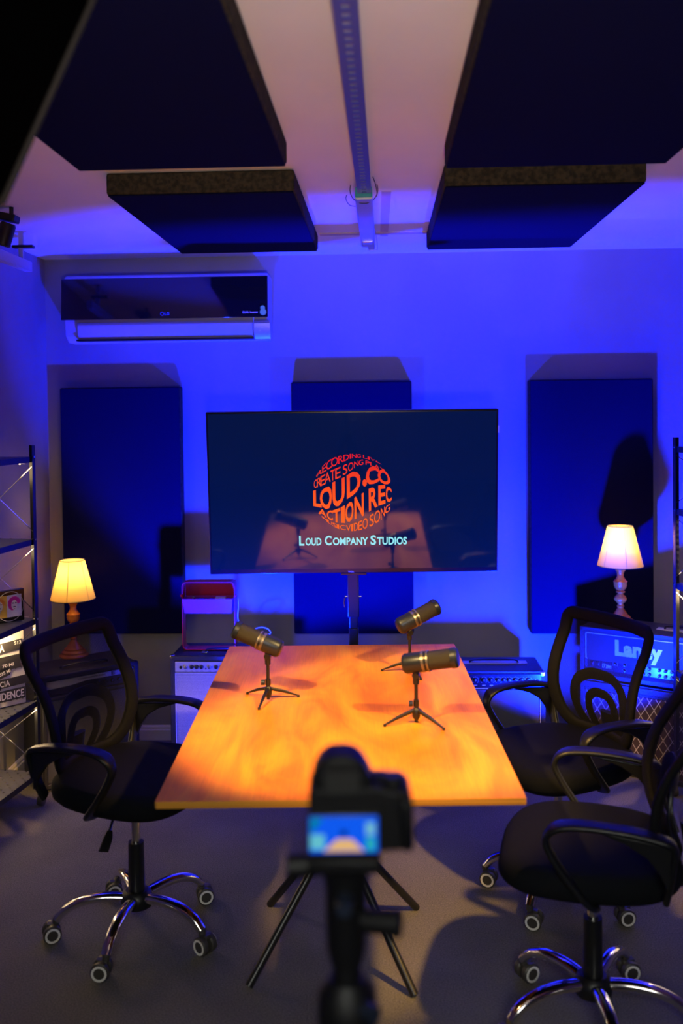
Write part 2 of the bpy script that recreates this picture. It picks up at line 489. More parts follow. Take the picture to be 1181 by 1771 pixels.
def thing(name, label, cat, loc=(0, 0, 0), rz=0.0, group=None):
    o = bpy.data.objects.new(name, None); COL.objects.link(o); o.empty_display_size = 0.05
    o.location = loc; o.rotation_euler = (0, 0, rz); tag(o, label, cat, group); return o


def tag(o, label, cat, group=None, kind=None):
    o['label'] = label; o['category'] = cat
    if group: o['group'] = group
    if kind: o['kind'] = kind
    return o


def structure(o): o['kind'] = 'structure'; return o


def text_mesh(body, size=1.0, bold=0.0, align='LEFT', extrude=0.0):
    """vertices/faces of a flat lettering in the XY plane"""
    c = bpy.data.curves.new('lettering', 'FONT'); c.body = body; c.size = size; c.offset = bold; c.align_x = align
    c.extrude = extrude; c.resolution_u = 3
    o = bpy.data.objects.new('lettering', c); COL.objects.link(o)
    me = bpy.data.meshes.new_from_object(o)
    vs = [v.co.copy() for v in me.vertices]; fs = [tuple(p.vertices) for p in me.polygons]
    bpy.data.objects.remove(o); bpy.data.meshes.remove(me); bpy.data.curves.remove(c)
    return vs, fs


def put_text(body, fn, height=None, width=None, bold=0.0, mb=None):
    """fits lettering to a width x height box, fn maps (u, v) in metres from its lower left corner to a point"""
    mb = mb or MB()
    vs, fs = text_mesh(body, 1.0, bold)
    if not vs: return mb
    x0 = min(v.x for v in vs); x1 = max(v.x for v in vs); y0 = min(v.y for v in vs); y1 = max(v.y for v in vs)
    sy = height / (y1 - y0); sx = width / (x1 - x0) if width else sy
    return mb.add([fn((v.x - x0) * sx, (v.y - y0) * sy) for v in vs], fs)


# ------------------------------------------------------------------ the room
WALLY = at(590, 1279, h=0.0).y
LX, RX, FY = -1.72, 2.25, -1.3
CEIL = at(590, 440, Y=WALLY).z
print('room', WALLY, CEIL)


def slab(name, a, b, m):
    c = [(a[i] + b[i]) / 2 for i in range(3)]; d = [abs(a[i] - b[i]) for i in range(3)]
    return structure(MB().box(c, d).build(name, m, smooth=None))


slab('floor', (LX - 0.1, FY - 0.1, -0.1), (RX + 0.1, WALLY + 0.1, 0), M['carpet'])
slab('ceiling', (LX - 0.1, FY - 0.1, CEIL), (RX + 0.1, WALLY + 0.1, CEIL + 0.1), M['ceiling'])
slab('wall_back', (LX - 0.1, WALLY, 0), (RX + 0.1, WALLY + 0.1, CEIL), M['wall'])
slab('wall_left', (LX - 0.1, FY, 0), (LX, WALLY, CEIL), M['wall'])
slab('wall_right', (RX, FY, 0), (RX + 0.1, WALLY, CEIL), M['wall'])
slab('wall_front', (LX - 0.1, FY - 0.1, 0), (RX + 0.1, FY, CEIL), M['wall'])


def skirting(name, p0, p1, nrm):
    prof = [(0.0, 0.0), (0.016, 0.0), (0.016, 0.052), (0.011, 0.056), (0.011, 0.066), (0.006, 0.074), (0.0, 0.074)]
    mb = MB(); p0 = Vector(p0); p1 = Vector(p1); nrm = Vector(nrm); n = len(prof)
    vs = [p + nrm * a + Vector((0, 0, z)) for p in (p0, p1) for a, z in prof]
    fs = [tuple(range(n)), tuple(range(2 * n - 1, n - 1, -1))] + [(i, i + n, (i + 1) % n + n, (i + 1) % n) for i in range(n)]
    mb.add(vs, fs); structure(mb.build(name, M['base'], smooth=None))


skirting('baseboard_back', (LX, WALLY, 0), (RX, WALLY, 0), (0, -1, 0))
skirting('baseboard_left', (LX, FY, 0), (LX, WALLY, 0), (1, 0, 0))
skirting('baseboard_right', (RX, FY, 0), (RX, WALLY, 0), (-1, 0, 0))
# television's shadow on the ceiling near the back wall, put in as beige strips
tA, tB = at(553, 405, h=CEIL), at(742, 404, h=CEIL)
dark_band = MB().box(((tA.x + tB.x) / 2, tA.y, CEIL - 0.002), (tB.x - tA.x, 0.045, 0.004)).build('tv_shadow_1', M['tvshadow'], smooth=None)
structure(dark_band)
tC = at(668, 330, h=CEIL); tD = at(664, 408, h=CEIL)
structure(MB().bar((tC.x, tC.y, CEIL - 0.001), (tD.x, tD.y, CEIL - 0.001), 0.035, 0.002).build('tv_shadow_2', M['tvshadow'], smooth=None))

# ------------------------------------------------------------------ acoustic panels
def acoustic_panel(label, center, dims, face_axis, group, rz=0.0, name='acoustic_panel'):
    """fabric box: body plus the fabric front with hemmed border"""
    t = thing(name, label, 'acoustic panel', center, rz, group)
    w, d, h = dims
    MB().box((0, 0, 0), (w, d, h)).build('fabric_core', M['foamside'], t, bevel=0.008)
    if face_axis == 'y':
        MB().box((0, -d / 2 - 0.002, 0), (w - 0.008, 0.006, h - 0.008)).build('fabric_face', M['foam'], t, bevel=0.003)
    else:
        MB().box((0, 0, -h / 2 - 0.002), (w - 0.008, d - 0.008, 0.006)).build('fabric_face', M['foam'], t, bevel=0.003)
    return t


PT = 0.075   # wall panel thickness


def wall_panel(x0, x1, yt, yb, label):
    Yf = WALLY - PT
    a = at(x0, yt, Y=Yf); b = at(x1, yb, Y=Yf)
    acoustic_panel(label, ((a.x + b.x) / 2, WALLY - PT / 2 - 0.003, (a.z + b.z) / 2), (b.x - a.x, PT, a.z - b.z), 'y', 'tall wall panels')


wall_panel(103, 318, 671, 1096, 'tall dark fabric acoustic panel on back wall beneath the air conditioner')
wall_panel(503, 716, 661, 1096, 'tall dark fabric acoustic panel on back wall hidden partly by the television')
wall_panel(915, 1131, 657, 1096, 'tall dark fabric acoustic panel on back wall behind the right table lamp')

CT = 0.07


def ceiling_panel(corners, label):
    """corners: far-left, far-right pixel of the underside far edge, near-left of underside"""
    (fx0, fx1, fy), near_y, rz = corners
    zb = CEIL - CT
    a = at(fx0, fy, h=zb); b = at(fx1, fy, h=zb)
    n = at((fx0 + fx1) / 2, near_y, h=zb)
    L = ((a.y + b.y) / 2 - n.y)
    acoustic_panel(label, ((a.x + b.x) / 2, (a.y + b.y) / 2 - L / 2, CEIL - CT / 2 - 0.003), (b.x - a.x, L, CT), 'z', 'panels on the ceiling')


ceiling_panel(((310, 551, 434), 330, 0), 'dark ceiling acoustic panel above the wall air conditioner')
ceiling_panel(((738, 985, 427), 318, 0), 'dark ceiling acoustic panel nearest the back wall right of the slotted channel')
ceiling_panel(((130, 498, 288), -140, 0), 'large black ceiling panel filling the upper left of the photo')
ceiling_panel(((770, 1148, 283), -140, 0), 'large black ceiling panel filling the upper right of the photo')

# ------------------------------------------------------------------ slotted channel on the ceiling
def channel():
    z = CEIL - 0.055
    a = at(630, 335, h=z); b = at(590, -60, h=z)
    t = thing('slotted_channel', 'long slotted steel channel running along the ceiling between panels', 'channel', (a.x, a.y, z))
    d = Vector((b.x - a.x, b.y - a.y, 0)); L = d.length; t.rotation_euler = (0, 0, math.atan2(d.y, d.x) - PI / 2)
    W = 0.044
    mb = MB(); pitch = 0.038; sl = 0.016; n = int(L / pitch)
    # underside sheet with rectangular slots
    for i in range(n + 1):
        y0 = i * pitch
        mb.box((0, y0 + (pitch - sl) / 2, 0), (W, pitch - sl, 0.003))
        for sx in (-1, 1): mb.box((sx * (W / 2 - 0.007), y0 + pitch - sl / 2, 0), (0.014, sl, 0.003))
    for sx in (-1, 1): mb.box((sx * W / 2, (n + 1) * pitch / 2, 0.004), (0.003, (n + 1) * pitch, 0.010))
    mb.build('channel_body', mat('dark_blue_steel', (0.06, 0.08, 0.34), 0.4), t, smooth=None)  # one even dark blue for the whole channel


channel()


def ceiling_bar():
    z0 = CEIL - 0.075
    a = at(629, 345, h=z0); b = at(637, 432, h=z0)
    d = Vector((b.x - a.x, b.y - a.y, 0)); L = d.length
    t = thing('ceiling_light_bar', 'pale metal bar with teal end hanging below the channel near back wall', 'light bar', (a.x, a.y, z0), math.atan2(d.y, d.x) - PI / 2)
    W = 0.060
    MB().prism(rrect(W, 0.045, 0.008, 3, 0, 0.022), 0, L * 0.93, 'y').build('bar_body', M['galv'], t)
    MB().box((0, -0.004, 0.024), (W * 0.96, 0.010, 0.036)).build('end_cap', M['teal'], t, bevel=0.004)['label'] = 'teal end cap'
    MB().box((0.0, L * 0.80, -0.004), (W * 0.75, 0.05, 0.008)).build('clip', M['knobsilver'], t, bevel=0.002)
    MB().box((0.014, L * 0.97, 0.014), (0.03, L * 0.10, 0.028)).build('bracket', M['galv'], t, bevel=0.002)
    pts = arc((0, 0.01), 0.048, -200, 20, 24, lambda x, y: (x, 0.05, y + 0.035))
    mb = MB().tube(pts, 0.0016, 6)
    mb.tube(spline([(-0.03, 0.05, -0.012), (-0.05, 0.045, -0.008), (-0.062, 0.04, 0.012), (-0.058, 0.04, 0.026)]), 0.0014, 6)
    mb.tube(spline([(0.046, 0.05, 0.03), (0.040, 0.02, 0.055), (0.032, -0.02, 0.070)]), 0.0016, 6)
    mb.build('tie_wire', M['wire'], t)
    mb = MB(); mb.tube([(0.033, L * 0.78, 0.040), (0.040, L * 0.88, 0.01), (0.040, L * 1.0, 0.0), (-0.004, L * 1.0, 0.0)], 0.0015, 6)
    mb.build('wire_loop', M['knobsilver'], t)


ceiling_bar()

# ------------------------------------------------------------------ track light and conduit, upper left
def track_light():
    p = at(20, 378, Y=3.6)
    t = thing('track_light', 'small black spot lamp below the ceiling at left edge', 'spotlight', (p.x, p.y, p.z))
    top = CEIL - p.z
    MB().cyl((0, 0, 0.0), (0, 0, top), 0.008).build('stem', M['black'], t)
    MB().box((-0.02, 0, 0.005), (0.085, 0.06, 0.028), Matrix.Rotation(R(12), 3, 'Y')).build('bracket', M['black'], t, bevel=0.004)
    rot = Matrix.Rotation(R(18), 3, 'Y')
    MB().lathe([(0.026, 0), (0.030, -0.01), (0.030, -0.085), (0.026, -0.088), (0.024, -0.075)], 24, (-0.012, 0, -0.018), rot).build('lamp_head', M['black'], t)
    a = at(-60, 418, Y=3.4); b = at(50, 462, Y=4.2)
    t2 = thing('conduit', 'white rectangular conduit sloping in at left edge below ceiling', 'conduit', a)
    v = Vector(b) - Vector(a)
    MB().bar((0, 0, 0), v, 0.03, 0.045).build('trunking', M['acwhite'], t2, bevel=0.003)
    MB().bar(v * 0.86, v * 0.86 + Vector((0, 0, CEIL - (a + v * 0.86).z)), 0.02, 0.012).build('hanger', M['acwhite'], t2)
    MB().box(v * 0.86 + Vector((0.01, 0, 0.075)), (0.09, 0.03, 0.012)).build('clamp', M['blackmetal'], t2, bevel=0.002)


track_light()


def softbox():
    # dark fabric hood whose edge slopes across the top left corner
    D = 1.55
    pts_px = [(163, -6), (3, 352), (-260, 352), (-260, -6)]
    face = [at(x, y, Y=D) for x, y in pts_px]
    c = sum(face, Vector()) / 4
    t = thing('softbox', 'black fabric light hood cutting across upper left corner', 'softbox', c)
    mb = MB(); n = 4
    vs = [p - c for p in face] + [(p - c) * 0.8 + Vector((-0.05, -0.22, 0.02)) for p in face]
    mb.add(vs, [(0, 1, 2, 3), (7, 6, 5, 4)] + [(i, i + 4, (i + 1) % 4 + 4, (i + 1) % 4) for i in range(4)])
    mb.build('fabric_hood', mat('matt_black_cloth', (0.0008, 0.0008, 0.001), 1.0, spec=0.0), t, smooth=None, bevel=0.01)
    mb = MB()
    for i in range(4):
        mb.tube([face[i] - c, face[(i + 1) % 4] - c], 0.006, 8)
    mb.build('rim', M['rubberfoot'], t)
    MB().cyl((-0.08, -0.2, 0), (-0.08, -0.2, CEIL - CT - 0.012 - c.z), 0.012).build('hanging_rod', M['blackmetal'], t)


softbox()

# ------------------------------------------------------------------ air conditioner
def air_con():
    Yf = WALLY - 0.22
    a = at(105, 480, Y=Yf); b = at(464, 592, Y=Yf); c = at(464, 480, Y=Yf)
    w = b.x - a.x; top = (a.z + c.z) / 2 + 0.020; bot = b.z + 0.016; h = top - bot
    t = thing('air_conditioner', 'wall-mounted split air conditioner with glossy black glass front', 'air conditioner', ((a.x + b.x) / 2, WALLY, bot))
    prof = [(-0.0, 0.03), (-0.0, h - 0.01), (-0.03, h), (-0.18, h), (-0.205, h - 0.015), (-0.215, h * 0.33), (-0.20, h * 0.10), (-0.15, 0.0), (-0.05, 0.0)]
    MB().prism(prof, -w / 2 + 0.01, w / 2 - 0.004, 'x').build('housing', M['acwhite'], t, bevel=0.006)
    # glass: tilted front slab
    zt, zb = h - 0.018, h * 0.325
    g = MB().prism([(-0.208, zt), (-0.216, zt), (-0.232, zb), (-0.222, zb)], -w / 2, w / 2, 'x').build('glass_front', M['acglass'], t, bevel=0.003)
    # vane with curved section
    vp = [(-0.222, h * 0.28), (-0.232, h * 0.24), (-0.226, h * 0.12), (-0.205, h * 0.03), (-0.195, h * 0.03), (-0.212, h * 0.13), (-0.216, h * 0.28)]
    MB().prism(vp, -w / 2 + 0.08, w / 2 - 0.075, 'x').build('air_vane', M['acwhite'], t, bevel=0.003)
    MB().box((0, -0.190, h * 0.022), (w * 0.86, 0.06, 0.008)).build('outlet', M['black'], t)
    MB().prism([(-0.222, h * 0.29), (-0.234, h * 0.24), (-0.228, h * 0.10), (-0.205, 0.0), (-0.19, 0.0), (-0.20, h * 0.29)], w / 2 - 0.070, w / 2 + 0.012, 'x').build('display_panel', M['galv'], t, bevel=0.003)
    fn = lambda X, Z, y: (lambda u, v: (X + u, y, Z + v))
    mb = put_text('Health', fn(w / 2 - 0.052, h * 0.155, -0.2345), 0.008, 0.030, 0.01)
    put_text('on', fn(w / 2 - 0.045, h * 0.115, -0.2335), 0.006, 0.012, 0.01, mb)
    mb.build('display_lettering', M['white'], t, smooth=None, recalc=False)
    mb = put_text('DUAL Inverter', fn(w / 2 - 0.122, h * 0.385, -0.2325), 0.010, 0.075, 0.015)
    mb.build('glass_lettering', M['white'], t, smooth=None, recalc=False)
    mb = put_text('LG', fn(0.005, h * 0.375, -0.2325), 0.014, 0.022, 0.02)
    mb.tube([(-0.008 + 0.008 * math.cos(k * PI / 8), -0.2325, h * 0.375 + 0.007 + 0.008 * math.sin(k * PI / 8)) for k in range(16)], 0.0012, 5, closed=True)
    mb.build('logo', mat('dim_blue_logo', (0.05, 0.2, 0.6), 0.4), t, smooth=None)
    s = MB(); s.lathe([(0.0, 0), (0.016, 0), (0.016, 0.001), (0.0, 0.001)], 20, (w / 2 - 0.022, -0.232, h * 0.40), Matrix.Rotation(PI / 2, 3, 'X'))
    s.lathe([(0.0, 0), (0.012, 0), (0.012, 0.001), (0.0, 0.001)], 20, (w / 2 - 0.024, -0.2315, h * 0.46), Matrix.Rotation(PI / 2, 3, 'X'))
    s.build('sticker', mat('green_sticker', (0.25, 0.75, 0.25), 0.5), t)['label'] = 'green round sticker'
    return


air_con()

# ------------------------------------------------------------------ television on its stand
TVW, TVH = 1.225, 0.695


def television():
    c = at(610, 852, Y=4.02)
    tilt = R(5.1)
    t = thing('television', 'large flat television showing a red round logo on dark blue', 'television', c, 0)
    t.rotation_euler = (tilt, 0, R(1.0) + YAW * 0.4)
    # local: X right, Z up, front -Y
    MB().box((0, 0.02, 0), (TVW, 0.04, TVH)).build('bezel', M['screenblack'], t, bevel=0.003)
    MB().prism(rrect(TVW * 0.7, TVH * 0.6, 0.03), 0.04, 0.065, 'y').build('rear_cover', M['black'], t)
    MB().box((0, -0.0015, 0.006), (TVW - 0.018, 0.003, TVH - 0.028)).build('screen', M['screen'], t, smooth=None)
    mb = put_text('TCL', lambda u, v: (-0.024 + u, -0.0005, -TVH / 2 + 0.003 + v), 0.006, 0.026, 0.02)
    mb.build('brand_lettering', M['white'], t, smooth=None, recalc=False)
    MB().box((TVW / 2 + 0.001, 0.004, TVH / 2 - 0.085), (0.004, 0.018, 0.03)).build('sticker', M['white'], t, bevel=0.001)['label'] = 'small white sticker'
    MB().box((0.0, 0.01, -TVH / 2 - 0.005), (0.11, 0.02, 0.010)).build('sensor', M['blackgloss'], t, bevel=0.002)
    # spherical wordmark. drawn on a 1181 x 1247 sketch of 6.561 px per photo pixel
    K = TVW / 506.0 / 6.561
    fx = lambda X: (X - 565) * K - 0.003 * 1
    fz = lambda Y: (535 - Y) * K + (852 - 851.5) * 6.561 * K
    rows = [
        ('RECORDING LIVE', [(160, 230), (227, 275), (272, 338), (330, 410), (412, 470), (472, 536), (543, 557), (568, 622), (622, 670), None, (695, 742), (748, 770), (776, 830), (840, 905)],
         [(160, 330), (250, 195), (340, 130), (450, 98), (560, 84), (665, 92), (695, 98), (780, 128), (910, 215)],
         [(160, 350), (250, 292), (340, 240), (450, 185), (560, 140), (665, 132), (740, 150), (820, 174), (910, 218)]),
        ('CREATE SONG PLAY', [(130, 163), (165, 215), (203, 262), (250, 322), (322, 370), (375, 437), None, (463, 515), (523, 585), (592, 642), (644, 697), None, (722, 772), (776, 818), (822, 880), (885, 940)],
         [(130, 390), (215, 335), (330, 268), (437, 225), (515, 192), (640, 163), (697, 150), (760, 174), (830, 203), (940, 272)],
         [(130, 482), (215, 455), (330, 398), (437, 355), (515, 305), (640, 225), (697, 213), (760, 216), (830, 248), (940, 302)]),
        ('LOUD.CO', [(120, 215), (195, 335), (340, 482), (505, 665), (684, 736), (724, 875), (860, 1005)],
         [(120, 505), (265, 470), (340, 408), (482, 348), (560, 290), (640, 272), (710, 240), (800, 222), (880, 258), (950, 280), (1005, 350)],
         [(120, 680), (215, 700), (300, 720), (410, 675), (520, 590), (620, 530), (710, 475), (800, 430), (870, 412), (950, 440), (1005, 455)]),
        ('ACTION REC', [(175, 272), (272, 342), (338, 428), (436, 480), (484, 580), (590, 697), None, (755, 857), (865, 945), (950, 1018)],
         [(175, 710), (270, 742), (382, 735), (437, 700), (540, 640), (600, 580), (697, 530), (760, 485), (860, 450), (950, 445), (1018, 495)],
         [(175, 770), (290, 838), (375, 875), (485, 882), (540, 862), (610, 830), (697, 795), (770, 742), (870, 680), (945, 658), (1018, 630)]),
        ('MUSIC VIDEO SONG', [(215, 290), (285, 330), (335, 385), (385, 412), (418, 487), None, (490, 548), (550, 570), (580, 630), (632, 675), (680, 740), None, (760, 812), (815, 885), (892, 938), (940, 1000)],
         [(215, 802), (290, 850), (385, 900), (487, 912), (560, 895), (640, 868), (740, 812), (812, 765), (890, 715), (1000, 668)],
         [(215, 818), (290, 888), (385, 950), (487, 975), (560, 985), (640, 975), (740, 950), (812, 912), (890, 862), (1000, 735)]),
    ]

    def lerp(tab, x):
        if x <= tab[0][0]: return tab[0][1]
        for (a, b), (c_, d) in zip(tab, tab[1:]):
            if x <= c_: return b + (d - b) * (x - a) / (c_ - a)
        return tab[-1][1]

    mb = MB()
    for body, cells, topc, botc in rows:
        for ch, cell in zip(body, cells):
            if cell is None: continue
            vs, fs = text_mesh(ch, 1.0, 0.028 if body[0] in 'LA' else 0.006)
            x0 = min(v.x for v in vs); x1 = max(v.x for v in vs)
            y0, y1 = (0.0, 0.73) if ch != '.' else (-0.15, 0.62)
            out = []
            for v in vs:
                if ch == '.':
                    X = cell[0] + (cell[1] - cell[0]) * (v.x - x0) / (x1 - x0); mid = 425
                    yy0 = min(q.y for q in vs); yy1 = max(q.y for q in vs)
                    Y = mid + 42 - 84 * (v.y - yy0) / (yy1 - yy0)
                else:
                    X = cell[0] + (cell[1] - cell[0]) * (v.x - x0) / (x1 - x0)
                    q = (v.y - y0) / (y1 - y0); Y = lerp(botc, X) + (lerp(topc, X) - lerp(botc, X)) * q
                out.append((fx(X), -0.0045, fz(Y)))
            mb.add(out, fs)
    mb.build('round_logo', M['logo'], t, smooth=None, recalc=False)['label'] = 'red orange round logo of curved words'
    # caption in small capitals
    mb = MB(); KP = TVW / 506.0
    for body, xa, xb, y0, cap in (('L', 512, 521, 945, 17.5), ('OUD', 523, 551, 945, 14), ('C', 557, 569, 945, 17.5), ('OMPANY', 571, 633, 945, 14),
                                  ('S', 637, 647, 945, 17.5), ('TUDIOS', 648.5, 701, 945, 14)):
        put_text(body, lambda u, v: ((xa - 607 + u) * KP, -0.0045, (852 - y0 + v) * KP), cap, xb - xa, 0.03, mb)
    mb.build('caption_lettering', M['caption'], t, smooth=None, recalc=False)['label'] = 'pale cyan caption lettering'
    # stand
    p = at(611, 1110, Y=4.10)
    s = thing('television_stand', 'black telescopic pole stand carrying the large television', 'stand', (p.x, 4.165, 0))
    top = c.z
    MB().box((0, 0, 0.37), (0.042, 0.042, 0.74)).build('lower_pole', M['blackmetal'], s, bevel=0.004)
    pz = at(611, 1066, Y=4.12).z
    MB().box((0, 0, pz + 0.09), (0.050, 0.050, 0.20)).build('collar', M['blackmetal'], s, bevel=0.004)
    MB().box((0, 0, (0.7 + top) / 2), (0.036, 0.036, top - 0.7)).build('upper_pole', M['blackmetal'], s, bevel=0.003)
    kz = at(611, 1034, Y=4.12).z
    mb = MB().cyl((-0.036, -0.012, kz), (0.036, -0.012, kz), 0.004); mb.build('locking_pin', M['chrome'], s)
    mb = MB().tube(spline([(-0.036, -0.02, kz - 0.005), (-0.040, -0.022, kz - 0.02), (-0.038, -0.022, kz - 0.045)]), 0.003, 8)
    mb.build('pin_chain', M['chrome'], s)
    MB().box((0, -0.022, top), (0.32, 0.020, 0.30)).build('mounting_plate', M['blackmetal'], s, bevel=0.002)
    for k in range(4):
        a = R(45 + 90 * k)
        v = Vector((math.cos(a) * 0.27, math.sin(a) * 0.16, 0.02))
        MB().bar((0, 0, 0.16), v, 0.03, 0.02).build('leg', M['blackmetal'], s, bevel=0.003)
        MB().lathe([(0.0, 0), (0.018, 0), (0.018, 0.012), (0.0, 0.014)], 16, (v.x, v.y, 0)).build('foot', M['rubberfoot'], s)


television()

# ------------------------------------------------------------------ table
def table():
    zt = 0.75
    n0, n1 = at(268, 1383, h=zt), at(914, 1384, h=zt)
    f0, f1 = at(398, 1117, h=zt), at(785, 1114, h=zt)
    c = (n0 + n1 + f0 + f1) / 4
    W = ((n1 - n0).length + (f1 - f0).length) / 2; L = ((n0 - f0).length + (n1 - f1).length) / 2
    d = ((f0 + f1) / 2 - (n0 + n1) / 2)
    rz = math.atan2(d.y, d.x) - PI / 2
    print('table', c, W, L, math.degrees(rz))
    t = thing('table', 'rectangular varnished plywood table on crossed black tube legs', 'table', (c.x, c.y, 0), rz)
    th = 0.018
    mb = MB(); mb.box((0, 0, zt - th / 2), (W, L, th))
    # a rounded slab: top face wood, edges layered
    o = MB().prism(rrect(W, L, 0.006, 3), zt - th, zt, 'z')
    o.mi = [0] * len(o.f)
    for i in range(2, len(o.f)): o.mi[i] = 1
    ob = o.build('tabletop', [M['ply'], M['plyedge']], t, smooth=None, bevel=0.0015)
    # frame plate under the top
    MB().box((0, 0, zt - th - 0.012), (0.50, 0.42, 0.024)).build('mounting_plate', M['blackmetal'], t, bevel=0.003)
    inv = Matrix.Rotation(-rz, 3, 'Z')
    feet = [at(430, 1708, h=0), at(717, 1724, h=0), at(467, 1566, h=0), at(720, 1572, h=0)]
    hub = at(583, 1425, Y=(feet[0].y + feet[2].y) / 2 + 0.0)
    hl = inv @ (hub - Vector((c.x, c.y, 0)))
    # shift everything so that legs go through hub and reach the plate
    for f in feet:
        fl = inv @ (f - Vector((c.x, c.y, 0)))
        fl.z = 0.004
        dirv = (hl - fl)
        k = (zt - th - 0.02 - fl.z) / dirv.z
        topp = fl + dirv * k
        MB().cyl(fl, topp, 0.0125, n=20).build('leg', M['blackmetal'], t)
        # rubber tip
    MB().lathe([(0.0, -0.03), (0.030, -0.03), (0.036, 0), (0.030, 0.03), (0, 0.03)], 24, hl).build('leg_clamp', M['blackmetal'], t)
    return c, rz


TC, TRZ = table()

# ------------------------------------------------------------------ microphones
def microphone(label, base_px, ang, yaw, feet_rot, tilt=0.0):
    """ang: elevation of the body axis; yaw: direction its grille end points (deg, 0 = +x)"""
    p = at(*base_px, h=0.75)
    t = thing('microphone', label, 'microphone', (p.x, p.y, 0.75), 0, 'microphones on the table')
    MB().lathe([(0, 0.012), (0.008, 0.012), (0.012, 0.020), (0.012, 0.040), (0.008, 0.046), (0.0, 0.046)], 20).build('tripod_hub', M['black'], t)
    MB().cyl((0, 0, 0.004), (0, 0, 0.125), 0.0055).build('pole', M['black'], t)
    mb = MB().cyl((0, 0, 0.05), (0, 0, 0.070), 0.0085); mb.build('pole_clamp', M['black'], t)
    MB().lathe([(0, 0), (0.009, 0), (0.009, 0.012), (0, 0.013)], 12, (-0.010, -0.004, 0.06), Matrix.Rotation(-PI / 2, 3, 'Y')).build('clamp_knob', M['mic'], t)
    for k in range(3):
        a = R(feet_rot + 120 * k); u = Vector((math.cos(a), math.sin(a), 0))
        lg = MB().sweep([u * 0.008 + Vector((0, 0, 0.038)), u * 0.05 + Vector((0, 0, 0.026)), u * 0.100 + Vector((0, 0, 0.006))],
                        [0.011, 0.010, 0.006], [0.012, 0.010, 0.005], (0, 0, 1), n=10).build('leg', M['black'], t)
        MB().lathe([(0, 0), (0.0045, 0), (0.0045, 0.007), (0, 0.008)], 12, u * 0.1015).build('rubber_foot', M['rubberfoot'], lg)
    # swivel clip
    y = R(yaw); ax = Vector((math.cos(y) * math.cos(R(ang)), math.sin(y) * math.cos(R(ang)), math.sin(R(ang))))
    piv = Vector((0, 0, 0.145))
    mb = MB(); mb.cyl((0, 0, 0.118), (0, 0, 0.140), 0.0095)
    sd = Vector((-math.sin(y), math.cos(y), 0))
    mb.cyl(piv - sd * 0.011, piv + sd * 0.011, 0.0105)
    mb.bar(piv - Vector((0, 0, 0.02)), piv + Vector((0, 0, 0.012)), 0.018, 0.014)
    mb.build('swivel', M['black'], t, bevel=0.0015)
    up = (Vector((0, 0, 1)) - ax * ax.z).normalized()
    o = piv + up * 0.038 - ax * 0.034      # tail end centre
    q = ax.to_track_quat('Z', 'Y').to_matrix()
    r = 0.030
    MB().lathe([(0, 0), (0.020, 0), (0.026, 0.003), (r, 0.010), (r, 0.084)], 32, o, q).build('body', M['mic'], t)
    MB().lathe([(r, 0.060), (r + 0.0012, 0.061), (r + 0.0012, 0.068), (r, 0.069), (r, 0.076), (r + 0.0018, 0.077), (r + 0.0018, 0.082), (r, 0.083)], 32, o, q).build('chrome_band', M['bandmetal'], t)['label'] = 'bright ring'
    g = MB().lathe([(r - 0.0015, 0.082), (r - 0.0015, 0.156)], 32, o, q).build('grille', M['micgrille'], t)
    MB().lathe([(r + 0.0006, 0.150), (r + 0.0006, 0.164), (r - 0.004, 0.170), (0.0, 0.171)], 32, o, q).build('end_cap', M['mic'], g)
    return t


microphone('black tripod microphone alone on the left half of the tabletop', (464, 1211), 22, 172, -100)
microphone('black tripod microphone standing nearest the camera on the tabletop', (720, 1250), 10, -12, -40)
microphone('black tripod microphone behind the other on the table far right corner', (709, 1163), 22, 22, -70)

